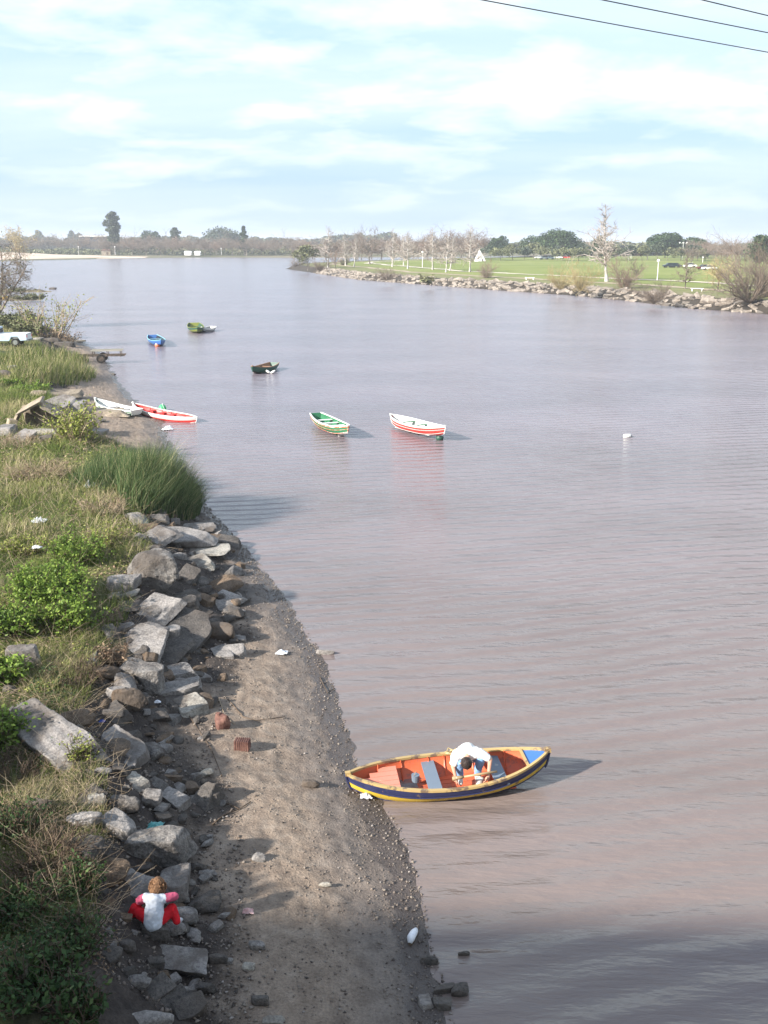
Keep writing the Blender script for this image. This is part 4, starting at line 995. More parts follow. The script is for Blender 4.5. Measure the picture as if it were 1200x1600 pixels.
def hair_shell(loc, r_, mat, parent, cut=-.2, thick=1.07, seed=1, extra=None):
    mb = MB(); vs = []; fs = []; nu, nv = 26, 14
    rr = random.Random(seed)
    for i in range(nv + 1):
        th = math.pi * i / nv * .80
        for j in range(nu):
            ph = 2 * math.pi * j / nu; t_ = thick + rr.uniform(-.03, .05)
            x = math.sin(th) * math.cos(ph) * .80 * t_; y = math.sin(th) * math.sin(ph) * .98 * t_; z = math.cos(th) * 1.08 * t_
            if y > .45: z = max(z, .48)
            z = max(z, cut - .35 if y < 0 else cut)
            vs.append(loc((x, y, z)))
    for i in range(nv):
        for j in range(nu): fs.append((i * nu + j, (i + 1) * nu + j, (i + 1) * nu + (j + 1) % nu, i * nu + (j + 1) % nu))
    mb.add(vs, fs)
    if extra: extra(mb, loc, rr)
    return mb.build('hair', mat, parent, True)

# man crouching in the boat, bent forward towards the near side, reaching down with both hands
mc = main_boat.matrix_world.inverted()
bp = at(733, 1219, 0.22)
man = empty('person', bp, R(4), 'man in white T-shirt and light blue jeans crouching in the blue and yellow boat', 'person'); man.scale = (1.08, 1.0, .95)
V_ = Vector
sk = dict(pel=V_((0, .32, .34)), wst=V_((-.01, .24, .48)), chs=V_((-.03, .05, .58)), nek=V_((-.06, -.11, .58)), hed=V_((-.09, -.18, .54)),
          shL=V_((-.22, .0, .57)), elL=V_((-.30, -.10, .38)), wrL=V_((-.26, -.18, .18)), shR=V_((.17, .0, .58)), elR=V_((.35, -.06, .48)), wrR=V_((.29, -.28, .24)),
          hpL=V_((-.10, .30, .34)), knL=V_((-.19, -.06, .44)), anL=V_((-.16, .02, .07)), toL=V_((-.17, -.14, .03)), hpR=V_((.10, .30, .34)), knR=V_((.18, -.04, .46)), anR=V_((.15, .04, .07)), toR=V_((.17, -.12, .03)))
def chain(keys, rad, names): 
    ix = {k: i for i, k in enumerate(keys)}
    return [sk[k] for k in keys], [(ix[a_], ix[b_]) for a_, b_ in names], rad
ks = ['pel', 'wst', 'chs', 'nek', 'hed', 'shL', 'elL', 'wrL', 'shR', 'elR', 'wrR', 'hpL', 'knL', 'anL', 'toL', 'hpR', 'knR', 'anR', 'toR']
ed = [('pel', 'wst'), ('wst', 'chs'), ('chs', 'nek'), ('nek', 'hed'), ('chs', 'shL'), ('shL', 'elL'), ('elL', 'wrL'), ('chs', 'shR'), ('shR', 'elR'), ('elR', 'wrR'), ('pel', 'hpL'), ('hpL', 'knL'), ('knL', 'anL'), ('anL', 'toL'), ('pel', 'hpR'), ('hpR', 'knR'), ('knR', 'anR'), ('anR', 'toR')]
ed += [('shL', 'shR'), ('hpL', 'hpR')]
v_, e_, r_ = chain(ks, [.12, .12, .12, .055, .05, .06, .042, .028, .06, .042, .028, .09, .058, .04, .035, .09, .058, .04, .035], ed)
me = skinned(v_, e_, r_, 2)
mb = MB(); hand(mb, sk['wrL'], (.05, -.25, -1), (-1, 0, 0), 1.0, 1); hand(mb, sk['wrR'], (-.5, -.5, -.7), (1, -.3, 0), 1.0, -1)
loc = head(mb, sk['hed'] + V_((0, -.06, -.02)), (.1, -.55, -.84), (-.1, -.84, .55), .115)
join_np(me, mb); link('body', me, M_SKIN, man, True)
M_HAIRD = mottled('dark_hair', (0.015, 0.012, 0.012), (0.05, 0.035, 0.03), 30, .45, .6, .01)
hair_shell(loc, .115, M_HAIRD, man, seed=4)
ks2 = ['wst', 'pel', 'chs', 'nek', 'shL', 'shR']
sk['sL2'] = sk['shL'].lerp(sk['elL'], .72); sk['sR2'] = sk['shR'].lerp(sk['elR'], .72); sk['nk2'] = sk['chs'].lerp(sk['nek'], .6)
ks2 = ['wst', 'pel', 'chs', 'nk2', 'shL', 'sL2', 'shR', 'sR2']; ed2 = [('shL', 'shR'), ('wst', 'pel'), ('wst', 'chs'), ('chs', 'nk2'), ('chs', 'shL'), ('shL', 'sL2'), ('chs', 'shR'), ('shR', 'sR2')]
v_, e_, r_ = chain(ks2, [.18, .17, .165, .085, .105, .08, .105, .08], ed2)
link('shirt', skinned(v_, e_, r_, 2, .014), cloth('white_tshirt', (0.78, 0.77, 0.74)), man, True)
sk['aL2'] = sk['anL']; ks3 = ['pel', 'hpL', 'knL', 'anL', 'hpR', 'knR', 'anR']; ed3 = [('hpL', 'hpR'), ('pel', 'hpL'), ('hpL', 'knL'), ('knL', 'anL'), ('pel', 'hpR'), ('hpR', 'knR'), ('knR', 'anR')]
v_, e_, r_ = chain(ks3, [.15, .11, .085, .062, .11, .085, .062], ed3)
link('jeans', skinned(v_, e_, r_, 2, .010), cloth('light_denim', (0.22, 0.36, 0.58)), man, True)
for a_, t_ in (('anL', 'toL'), ('anR', 'toR')):
    mb = MB(); mb.tube([sk[a_] + V_((0, .06, -.02)), sk[a_] + V_((0, -.02, -.01)), sk[t_], sk[t_] + V_((0, -.06, 0))], [.04, .052, .045, .025], 8); mb.build('shoe', B_WHITE, man, True)

# child sitting on a stone with the back to the bridge
cp = hit(242, 1461); cp.z += 0.12
kid = empty('person', cp, R(-4), 'child in white vest, pink sleeves and red trousers sitting on a stone', 'person'); kid.scale = (.8, .8, .8)
S = 1.0
sk = {k: V_(v) * S for k, v in dict(pel=(0, 0, .10), wst=(0, .04, .25), chs=(0, .12, .42), nek=(0, .21, .50), hed=(.0, .26, .53), shL=(-.17, .16, .45), elL=(-.31, .20, .35), wrL=(-.22, .40, .28), shR=(.17, .17, .45), elR=(.31, .26, .43), wrR=(.17, .42, .32),
      hpL=(-.10, .03, .10), knL=(-.38, .16, .22), anL=(-.50, .16, .0), toL=(-.60, .20, -.03), hpR=(.10, .03, .10), knR=(.27, .20, .22), anR=(.36, .14, .02), toR=(.40, .22, -.02)).items()}
v_, e_, r_ = chain(ks, [.11, .095, .105, .045, .045, .05, .035, .024, .05, .035, .024, .075, .05, .035, .03, .075, .05, .035, .03], ed)
me = skinned(v_, e_, r_, 2)
mb = MB(); hand(mb, sk['wrL'], (.6, .6, -.4), (0, 0, 1), .8, 1); hand(mb, sk['wrR'], (-.6, .6, -.4), (0, 0, 1), .8, -1)
loc = head(mb, sk['hed'] + V_((0, .05, .06)), (0, .9, -.55), (0, .55, .9), .135)
join_np(me, mb); link('body', me, M_SKIN, kid, True)
M_HAIRB = mottled('light_brown_hair', (0.10, 0.05, 0.025), (0.27, 0.15, 0.08), 26, .5, .8, .01, stretch=(1, 1, .3))
def locks(mb, loc, rr):
    for k in range(150):
        a_ = rr.uniform(0, 6.283); zz_ = rr.uniform(-.55, .95); r0 = math.sqrt(max(.05, 1 - zz_ * zz_)) * 1.0
        if math.sin(a_) > .55 and zz_ < .3: continue
        c_ = Vector((math.cos(a_) * r0 * .95, math.sin(a_) * r0 * 1.0, zz_ * .98)); d_ = Vector((rr.uniform(-.2, .2), rr.uniform(-.2, .2), -.22))
        mb.tube([loc(c_ * 1.02), loc(c_ * 1.14 + d_ * .5), loc(c_ * 1.0 + d_ * 1.3)], [.05 * .135, .13 * .135, .04 * .135], 5)
    for k in range(46):
        a_ = math.pi + math.pi * k / 45 + rr.uniform(-.05, .05); r0 = .86
        mb.tube([loc((math.cos(a_) * r0 * .85, math.sin(a_) * r0 * .95, .55)), loc((math.cos(a_) * .93, math.sin(a_) * 1.08, 0)), loc((math.cos(a_) * .86 + rr.uniform(-.1, .1), math.sin(a_) * 1.05, -.6)), loc((math.cos(a_) * .66 + rr.uniform(-.15, .15), math.sin(a_) * .95, -1.0 + rr.uniform(-.2, .2)))], [.06 * .135, .11 * .135, .10 * .135, .03 * .135], 5)
hair_shell(loc, .135, M_HAIRB, kid, seed=8, extra=locks, thick=1.08)
sk['sL2'] = sk['shL'].lerp(sk['elL'], .12); sk['sR2'] = sk['shR'].lerp(sk['elR'], .12); sk['nk2'] = sk['chs'].lerp(sk['nek'], .5)
v_, e_, r_ = chain(ks2, [.172, .18, .145, .085, .08, .065, .08, .065], ed2)
link('vest', skinned(v_, e_, r_, 2, .014), cloth('white_vest', (0.62, 0.66, 0.72)), kid, True)
for s_ in 'LR':
    v0 = [sk['sh' + s_], sk['sh' + s_].lerp(sk['el' + s_], .5), sk['el' + s_], sk['el' + s_].lerp(sk['wr' + s_], .5), sk['el' + s_].lerp(sk['wr' + s_], .85)]
    link('sleeve', skinned(v0, [(i, i + 1) for i in range(4)], [.08, .08, .075, .06, .045], 2, .010), cloth('pink_cloth_' + s_, (0.62, 0.12, 0.20)), kid, True)
v_, e_, r_ = chain(ks3, [.125, .105, .092, .07, .105, .092, .07], ed3)
link('trousers', skinned(v_, e_, r_, 2, .012), cloth('red_cloth', (0.62, 0.02, 0.03)), kid, True)
for a_, t_ in (('anL', 'toL'), ('anR', 'toR')):
    dd_ = (sk[t_] - sk[a_]).normalized(); mb = MB(); mb.tube([sk[a_] - dd_ * .04, sk[a_] + dd_ * .02, sk[t_], sk[t_] + dd_ * .05], [.035, .05, .045, .025], 8); mb.build('shoe', pt('grey_shoe_' + a_, (.5, .52, .56), amount=.2), kid, True)

# ------------------------------------------------------------------ foliage makers
def leaf_quads(g, P, size, flat=0.3, elong=1.8, droop=0.0):
    """one rhombic leaf per point, random attitude"""
    n = len(P); s_ = (size * (0.6 + 0.8 * g.random(n)))[:, None]
    nrm = g.normal(size=(n, 3)); nrm[:, 2] = np.abs(nrm[:, 2]) + flat; nrm /= np.linalg.norm(nrm, axis=1)[:, None]
    a_ = g.normal(size=(n, 3)); a_[:, 2] -= droop; a_ -= nrm * (a_ * nrm).sum(1)[:, None]; a_ /= np.linalg.norm(a_, axis=1)[:, None]
    b_ = np.cross(nrm, a_)
    V = np.stack([P - a_ * s_ * elong / 2, P + b_ * s_ / 2 + nrm * s_ * .08, P + a_ * s_ * elong / 2, P - b_ * s_ / 2 + nrm * s_ * .08], 1)
    F = np.arange(4 * n).reshape(n, 4); return V.reshape(-1, 3), F
def blades(g, roots, h, w, lean, curve=0.35, dirx=0.0, diry=0.0):
    """curved grass blades: 3 segments"""
    n = len(roots); an = g.random(n) * 6.283; lx = np.cos(an) * lean * g.random(n) + dirx; ly = np.sin(an) * lean * g.random(n) + diry
    side = np.stack([-np.sin(an + 1), np.cos(an + 1), 0 * an], 1); k = [0, .4, .75, 1.0]; out = []
    for i, t in enumerate(k):
        c = roots + np.stack([lx * h * t ** (1 + curve * 2), ly * h * t ** (1 + curve * 2), h * t * (1 - 0.25 * t * (lx ** 2 + ly ** 2))], 1)
        wd = (w * (1 - t * .9))[:, None] * side * .5
        if i < 3: out += [c - wd, c + wd]
        else: out += [c]
    V = np.stack(out, 1)
    b0 = np.arange(n)[:, None] * 7
    F = np.concatenate([b0 + np.array([[0, 1, 3]]), b0 + np.array([[0, 3, 2]]), b0 + np.array([[2, 3, 5]]), b0 + np.array([[2, 5, 4]]), b0 + np.array([[4, 5, 6]])])
    return V.reshape(-1, 3), F
def twig_seg(V, F, p, q_, r0, r1):
    """three-sided tapered stick"""
    t = q_ - p; L_ = np.linalg.norm(t) + 1e-9; t = t / L_
    a_ = np.cross(t, [0.3, 0.5, 0.81]); a_ /= np.linalg.norm(a_) + 1e-9; b_ = np.cross(t, a_); i = len(V)
    for (c, r_) in ((p, r0), (q_, r1)):
        for k in range(3):
            an = k * 2.0944; V.append(c + (a_ * math.cos(an) + b_ * math.sin(an)) * r_)
    for k in range(3):
        k2 = (k + 1) % 3; F.append((i + k, i + k2, i + 3 + k2)); F.append((i + k, i + 3 + k2, i + 3 + k))
def grow(g, p, d, L, r0, depth, V, F, tips, up=0.15, spread=0.6, nseg=4, kids=(3, 5), shrink=0.62, wig=0.16):
    d = d / np.linalg.norm(d); seg_ = L / nseg; pts = [p]
    for i in range(nseg):
        d = d + g.normal(size=3) * wig; d[2] += up * .3; d = d / np.linalg.norm(d)
        q_ = pts[-1] + d * seg_; ra = r0 * (1 - .6 * i / nseg); rb = r0 * (1 - .6 * (i + 1) / nseg)
        twig_seg(V, F, pts[-1], q_, ra, rb); pts.append(q_)
    tips.append(pts[-1])
    if depth <= 0: return
    for _ in range(g.integers(kids[0], kids[1] + 1)):
        i = g.integers(1, nseg + 1); t = g.random(); b_ = pts[i - 1] * (1 - t) + pts[i] * t
        s_ = g.normal(size=3); s_ -= d * s_.dot(d); s_ /= np.linalg.norm(s_) + 1e-9
        nd = d * (1 - spread * .5) + s_ * spread; nd[2] += up
        grow(g, b_, nd, L * shrink * (0.7 + .5 * g.random()), r0 * .56, depth - 1, V, F, tips, up, spread, max(2, nseg - 1), kids, shrink, wig)

def bare_tree_protos():
    P = {}
    def crown(seed, H, style, twig_r=0.012):
        g = np.random.default_rng(seed); TV, TF, CV, CF, tips = [], [], [], [], []
        tr = H * (.019 if style == 'spire' else .016)
        pts = [np.array([0, 0, -.2])]; n = 8; d = np.array([g.normal() * .04, g.normal() * .04, 1.0])
        top = {'spire': 1.0, 'wide': .38, 'round': .30, 'fan': .06}[style]
        for i in range(n):
            d = d + g.normal(size=3) * .035; d /= np.linalg.norm(d); pts.append(pts[-1] + d * H * top / n)
        rad = [tr * (1.15 - (.95 if style == 'spire' else .45) * i / n) for i in range(n + 1)]
        for i in range(n):
            twig_seg(TV, TF, pts[i], pts[i + 1], rad[i] * (1.5 if i == 0 else 1), rad[i + 1])
        if style == 'spire':
            for k in range(34):
                t = .22 + .77 * k / 34; f = t * n; i = min(n - 1, int(f)); b_ = pts[i] + (pts[i + 1] - pts[i]) * (f - i)
                an = g.random() * 6.28; nd = np.array([math.cos(an), math.sin(an), .1 + .7 * t])
                grow(g, b_, nd, H * (.30 * (1 - t) + .07) * (.6 + .7 * g.random()), tr * .55 * (1.25 - t), 2, CV, CF, tips, .10, .75, 4, (4, 5), .55)
        elif style == 'wide':
            for k in range(12):
                t = .35 + .65 * k / 12; f = t * n; i = min(n - 1, int(f)); b_ = pts[i] + (pts[i + 1] - pts[i]) * (f - i)
                an = k * 2.4 + g.random(); nd = np.array([math.cos(an), math.sin(an), .55 + .9 * t])
                grow(g, b_, nd, H * .42 * (.8 + .4 * g.random()), tr * .55, 3, CV, CF, tips, .12, .7, 4, (3, 4), .55)
        elif style == 'round':
            for k in range(9):
                b_ = pts[-1 - (k % 3)]; an = k * 2.4 + g.random(); nd = np.array([math.cos(an), math.sin(an), .45 + .8 * g.random()])
                grow(g, b_, nd, H * .36 * (.8 + .4 * g.random()), tr * .62, 3, CV, CF, tips, .06, .85, 4, (4, 6), .62)
        else:
            for k in range(26):
                an = k * 2.4 + g.random(); nd = np.array([math.cos(an), math.sin(an), .5 + 1.3 * g.random()])
                grow(g, np.array([math.cos(an) * .15, math.sin(an) * .15, 0]), nd, H * .72 * (.7 + .5 * g.random()), tr * .55, 3, CV, CF, tips, .08, .55, 5, (4, 6), .52)
        return mesh_np('trunk', TV, TF), mesh_np('crown', CV, CF), np.array(tips)
    P['spire'] = [crown(11, 10, 'spire'), crown(12, 10, 'spire'), crown(13, 10, 'spire')]
    P['wide'] = [crown(21, 10, 'wide'), crown(22, 10, 'wide')]
    P['round'] = [crown(31, 10, 'round'), crown(32, 10, 'round'), crown(33, 10, 'round')]
    P['fan'] = [crown(41, 10, 'fan'), crown(42, 10, 'fan')]
    return P
TP = bare_tree_protos()
M_BARKW = mottled('white_bark', (0.32, 0.30, 0.275), (0.52, 0.49, 0.455), 1.2, .9, .2)
M_TWIGW = mottled('pale_twigs', (0.30, 0.26, 0.23), (0.45, 0.40, 0.36), .5, .9, 0)
M_BARKG = mottled('grey_bark', (0.12, 0.10, 0.085), (0.22, 0.19, 0.16), 1.2, .9, .2)
M_TWIGB = mottled('brown_twigs', (0.15, 0.118, 0.092), (0.26, 0.21, 0.165), .15, .9, 0)
M_TWIGR = mottled('reddish_twigs', (0.19, 0.135, 0.105), (0.31, 0.235, 0.185), .15, .9, 0)
M_TWIGY = mottled('straw_twigs', (0.30, 0.24, 0.12), (0.44, 0.36, 0.19), .15, .9, 0)
M_EVER = leafy('evergreen_leaf', [(0, (0.018, 0.035, 0.015)), (0.6, (0.045, 0.075, 0.03)), (1, (0.09, 0.13, 0.05))])
M_OLIVE = leafy('olive_leaf', [(0, (0.07, 0.075, 0.04)), (0.6, (0.14, 0.15, 0.075)), (1, (0.24, 0.235, 0.13))])
M_GREY = leafy('grey_green_leaf', [(0, (0.04, 0.055, 0.035)), (0.6, (0.075, 0.095, 0.06)), (1, (0.13, 0.15, 0.10))])
M_LGOLD = leafy('golden_leaf', [(0, (0.22, 0.16, 0.05)), (0.6, (0.38, 0.28, 0.10)), (1, (0.5, 0.40, 0.18))])
_tc = {}
def bare_tree(style, i, p, H, label, bark, twig, rz=None, sx=1.0, group=None, name='bare_tree', cat='tree', leaves=None):
    tm, cm, tips = TP[style][i % len(TP[style])]
    key = (style, i % len(TP[style]), bark.name, twig.name)
    if key not in _tc:
        a_, b_ = tm.copy(), cm.copy(); a_.materials.append(bark); b_.materials.append(twig); _tc[key] = (a_, b_)
    a_, b_ = _tc[key]; s_ = H / {'spire': 10.6, 'wide': 10.0, 'round': 8.6, 'fan': 10.5}[style]
    root = empty(name, p, rz if rz is not None else random.random() * 6.28, label, cat, group); root.scale = (s_ * sx, s_ * sx, s_)
    t = bpy.data.objects.new('trunk', a_); COL.objects.link(t); t.parent = root
    c = bpy.data.objects.new('crown', b_); COL.objects.link(c); c.parent = root
    if leaves:
        g = np.random.default_rng(int(abs(p[0]) * 7 + 3)); n_, sz, mt = leaves
        Q = tips[g.integers(0, len(tips), n_)] + g.normal(size=(n_, 3)) * .35
        V, F = leaf_quads(g, Q, sz / s_); link('leaves', mesh_np('leaves', V, F, np.repeat(g.random(n_), 4)), mt, root)
    return root
def leafy_tree(p, H, W, seed, mat, label, group=None, lobes=9, n=4200, leaf=.35, trunk_h=.25, shape='dome', name='evergreen_tree', cat='tree', bark=None):
    """trunk with limbs and a crown of leaf-sized faces gathered in clumps through the crown's volume"""
    g = np.random.default_rng(seed); root = empty(name, p, 0, label, cat, group)
    C = []; 
    for k in range(lobes * 5):
        if shape == 'dome':
            a_ = g.random() * 6.283; r_ = math.sqrt(g.random()) * .82; z = trunk_h + (1 - trunk_h) * .86 * math.sqrt(max(0, 1 - r_ * r_)) * (1 - .55 * g.random() ** 2)
            C.append((math.cos(a_) * r_ * W / 2, math.sin(a_) * r_ * W / 2, z * H, W * (.10 + .07 * g.random())))
        else:
            z = trunk_h + (1 - trunk_h) * (k + .5) / (lobes * 5); tt = (z - trunk_h) / (1 - trunk_h); wz = (.6 + .4 * math.sin(tt * math.pi * .95)) * min(1, (1.06 - tt) / .28) ** .6 if shape == 'tall' else (1.02 - z) ** .8
            a_ = g.random() * 6.283; r_ = g.random() ** .6 * wz * .8
            C.append((math.cos(a_) * r_ * W / 2, math.sin(a_) * r_ * W / 2, z * H, W * (.13 + .09 * g.random()) * (.5 + .5 * wz)))
    C = np.array(C); k = g.integers(0, len(C), n); dirs = g.normal(size=(n, 3)); dirs /= np.linalg.norm(dirs, axis=1)[:, None]
    P = C[k, :3] + dirs * (C[k, 3] * (.45 + .6 * g.random(n) ** .5))[:, None] * np.array([1, 1, .75])
    V, F = leaf_quads(g, P, leaf); tint = np.clip(.5 + .5 * (g.random(len(C))[k] - .5) + .5 * (g.random(n) - .5), 0, 1)
    link('crown', mesh_np('crown', V, F, np.repeat(tint, 4)), mat, root)
    TV, TF = [], []; rb = max(.12, H * .02)
    pts = [np.array([0, 0, -.3]), np.array([.1, 0, H * trunk_h * .6]), np.array([.05, .1, H * trunk_h * 1.2])]
    for i in range(2): twig_seg(TV, TF, pts[i], pts[i + 1], rb * (1.3 - i * .3), rb * (1 - i * .3))
    for c in C[::3]: twig_seg(TV, TF, pts[1 + (c[2] > H * .5)], c[:3], rb * .35, rb * .1)
    link('trunk', mesh_np('trunk', TV, TF), bark or M_BARKG, root)
    return root
def land(px, Y, z=1.35):
    d = ray(px, 800); zc = Y * math.cos(R(PITCH)) + (CAM_H - z) * math.sin(R(PITCH)); return Vector(((px - 600) / FPX * zc, Y, z))

# far bank, left: woods of leafless trees behind the beach and the water's edge
PLACES = ['at the left end of the far wood', 'behind the sandy beach', 'right of the beach', 'before the tall eucalyptus', 'in the middle of the far bank', 'near the dark pine', 'where the river bends away', 'at the right end of the far bank']
k = 0
for row, (Y, hh, step) in enumerate([(735, 15.5, 16), (690, 13.0, 22)]):
    px = -20 + row * 9
    while px < 480:
        if not (row == 1 and px < 150):
            yy = Y + (90 if px < 150 else 0) + random.uniform(-12, 12); H = hh * random.uniform(.78, 1.12) * (yy / Y)
            bare_tree('round', k, land(px, yy), H, 'leafless brown tree in the wood lining the far bank', M_BARKG, [M_TWIGB, M_TWIGR, M_TWIGB][k % 3], sx=1.25, group='leafless trees of the wood on the far bank'); k += 1
        px += step * random.uniform(.8, 1.2)
bare_tree('wide', 0, land(32, 560, 1.2), 20, 'tree with thin golden foliage on the beach at the far left', M_BARKG, M_TWIGY, sx=1.1, leaves=(1500, .35, M_LGOLD))
leafy_tree(land(179, 700), 27.5, 13, 3, M_GREY, 'tall eucalyptus rising over the far wood', shape='tall', lobes=7, n=3000, leaf=.9, trunk_h=.3)
leafy_tree(land(382, 700), 18.5, 9, 4, M_EVER, 'dark conical pine rising over the far wood', shape='cone', lobes=6, n=2200, leaf=.8, trunk_h=.15, name='pine_tree')
leafy_tree(land(275, 760), 18, 9, 5, M_GREY, 'small-topped dark tree between the eucalyptus and the pine', shape='tall', lobes=5, n=1500, leaf=.8, trunk_h=.5)
leafy_tree(land(349, 900), 20, 36, 6, M_GREY, 'low rounded blue-green grove behind the wood left of the pine', lobes=8, n=2200, leaf=1.1)
leafy_tree(land(236, 860), 19, 18, 7, M_EVER, 'green dome just right of the tall eucalyptus', lobes=6, n=1500, leaf=.9)
for j, (px, H) in enumerate([(62, 20), (115, 20), (126, 17)]):
    leafy_tree(land(px, 1200), H, 16, 20 + j, M_GREY, ['lone round-topped tree far off at the left skyline', 'left one of the two distant trees on the skyline', 'right one of the two distant trees on the skyline'][j], lobes=5, n=900, leaf=1.3, shape='tall')
def distant_wood(name, pxs, Y, H, seed, mat, n, leaf):
    g = np.random.default_rng(seed); x0, x1 = land(pxs[0], Y).x, land(pxs[1], Y).x; x = x0 + (x1 - x0) * g.random(n)
    hh = H * (.75 + .25 * vnoise(x * .03, x * 0, seed) + .18 * vnoise(x * .11, x * 0, seed + 1))
    P = np.stack([x, Y + 40 * g.random(n), 1.2 + hh * g.random(n) ** .8], 1); V, F = leaf_quads(g, P, leaf)
    return tag(link(name, mesh_np(name, V, F, np.repeat(g.random(n), 4)), mat), kind='stuff')
distant_wood('distant_wood', (-150, 620), 1150, 16, 51, M_GREY, 16000, 2.6)
distant_wood('distant_wood', (440, 1400), 800, 8.5, 52, M_OLIVE, 22000, 1.8)
distant_wood('undergrowth', (-60, 480), 700, 5.0, 53, M_OLIVE, 9000, .9)

# park trees behind the lawn
for j, (px, Y, H, W, lb) in enumerate([(873, 520, 13.2, 24, 'large dark domed evergreen behind the lawn, right one of the pair'), (833, 530, 11.5, 15, 'smaller dark domed evergreen left of the large dome'), (1039, 520, 12.8, 20, 'dark domed evergreen standing alone right of the tall white tree'), (1082, 520, 9.5, 18, 'low dark shoulder-shaped evergreen right of the lone dome'),
        (935, 440, 10, 7, 'small dark evergreen right behind the tall white tree'), (785, 560, 10.5, 9, 'pointed dark tree left of the domed pair'), (772, 560, 9.5, 7, 'slim dark tree beside the pointed one'), (1186, 330, 9.5, 9, 'dark evergreen top behind the big shrub at the right edge')]):
    leafy_tree(land(px, Y, PZ), H, W, 60 + j, M_EVER, lb, lobes=11, n=8000 if W > 15 else 2500, leaf=.55 if W > 15 else .45, trunk_h=.22, shape='dome' if W > 12 else 'tall')
k = 0
for row, (Y, hh, x0, x1) in enumerate([(560, 16, 560, 770), (470, 11, 470, 760), (480, 11.5, 1090, 1260), (430, 8, 1080, 1240)]):
    px = x0
    while px < x1:
        bare_tree('round', k, land(px, Y * random.uniform(.96, 1.05), PZ), hh * random.uniform(.8, 1.1), 'leafless grey-brown tree in the rows behind the park lawn', M_BARKG, [M_TWIGB, M_TWIGR][k % 2], sx=1.3, group='leafless trees behind the park lawn'); k += 1
        px += random.uniform(14, 22)
k = 0
for px in list(range(765, 935, 17)) + list(range(950, 1110, 16)):
    leafy_tree(land(px + random.uniform(-5, 5), random.uniform(440, 480), PZ), random.uniform(4.8, 7.8), random.uniform(8, 12), 90 + k, [M_GREY, M_OLIVE, M_OLIVE][k % 3], 'low grey-green tree in the row at the back of the park lawn', 'grey-green trees at the back of the park lawn', lobes=5, n=700, leaf=.5, trunk_h=.25, name='park_tree'); k += 1

# white-barked leafless trees on the lawn: column, base row, top row in the photograph
WT = [(512, 417, 352, 'spire', 'first white tree from the tip of the park shore'), (578, 413, 346, 'wide', 'dark-limbed wide tree behind the first white trees'), (553, 416, 372, 'spire', 'short thin white tree beside the dark-limbed tree'),
      (613, 417, 356, 'spire', 'slim white tree right of the dark-limbed wide tree'), (631, 415, 364, 'spire', 'thin shorter white tree leaning by its slim neighbour'), (637, 420, 360, 'spire', 'knobbly white tree with short side branches near mid park'), (676, 422, 353, 'spire', 'straight white tree standing apart left of the twin trunks'),
      (697, 425, 366, 'spire', 'left trunk of the close pair of white trees'), (703, 423, 368, 'spire', 'right trunk of the close pair of white trees'), (734, 425, 350, 'spire', 'white tree with long level branches left of the pyramid'),
      (540, 414, 366, 'spire', 'pale spindly tree on the tip of the park shore'), (949, 439, 323, 'spire', 'tallest white tree with a bare tapering crown')]
for j, (px, by, ty, st, lb) in enumerate(WT):
    p = at(px, by, PZ - .1); top = atY(px, ty, p.y); H = (top.z - p.z) * (1.12 if px == 949 else 1.04)
    bare_tree(st, j, p, H, lb, M_BARKG if st == 'wide' else M_BARKW, M_BARKG if st == 'wide' else M_TWIGW, sx=1.05 if px != 949 else 1.2, name='white_tree' if st != 'wide' else 'bare_tree')
# other trees and shrubs of the park shore
def shrub(px, by, ty, lb, twig, st='fan', sx=1.0, i=0, leaves=None, name='shrub', zb=1.3):
    p = at(px, by, zb); H = atY(px, ty, p.y).z - p.z
    return bare_tree(st, i, p, H, lb, M_BARKG, twig, sx=sx, name=name, cat='tree' if 'tree' in name else 'shrub', leaves=leaves)
shrub(466, 418, 398, 'low brown shrub at the very tip of the park shore', M_TWIGB, sx=1.3, i=0, zb=.6)
p = at(481, 421, .9); leafy_tree(p, 8.5, 11, 130, M_OLIVE, 'round green bush at the tip of the park shore', lobes=6, n=1400, leaf=.4, trunk_h=.05, name='bush', cat='bush')
shrub(500, 424, 402, 'brown shrub on the stones right of the round green bush', M_TWIGB, sx=1.3, i=1)
shrub(524, 420, 378, 'bushy pinkish leafless tree near the shore tip', M_TWIGR, 'wide', 1.1, 0, name='bare_tree')
shrub(538, 416, 397, 'small green-brown bush under the first white trees', M_TWIGB, 'fan', 1.0, 0, (250, .3, M_OLIVE))
shrub(604, 438, 416, 'wide brown shrub hanging over the stones in mid shore', M_TWIGB, sx=1.6, i=1)
shrub(668, 443, 428, 'low yellowish shrub on the stones', M_TWIGY, sx=1.3, i=0, leaves=(300, .3, M_OLIVE))
shrub(760, 436, 404, 'pinkish leafless sapling in front of the pyramid', M_TWIGR, 'fan', .8, 1)
shrub(875, 452, 408, 'straw-coloured bush at the left of the wide thicket', M_TWIGY, 'fan', .95, 0)
shrub(908, 455, 406, 'straw-coloured tall bush left of the tallest tree', M_TWIGY, 'fan', .95, 1)
shrub(975, 452, 395, 'brown leafless bush right of the tallest tree', M_TWIGR, 'fan', .9, 0)
shrub(994, 442, 396, 'slim brown leafless tree behind the brown bush', M_TWIGB, 'wide', .8, 1, name='bare_tree')
shrub(1022, 474, 437, 'wide mound of brown brush on the stones at the water', M_TWIGB, 'fan', 1.7, 1, zb=.7)
shrub(1071, 454, 388, 'thin grey leafless tree beside the bench', M_TWIGB, 'spire', 1.0, 1, name='bare_tree')
shrub(1121, 456, 385, 'leafless tree with a thick short trunk and tan crown', M_TWIGY, 'round', 1.0, 1, name='bare_tree')
shrub(1172, 473, 360, 'great spreading leafless tree at the right edge', M_TWIGB, 'fan', 1.0, 0, name='bare_tree')
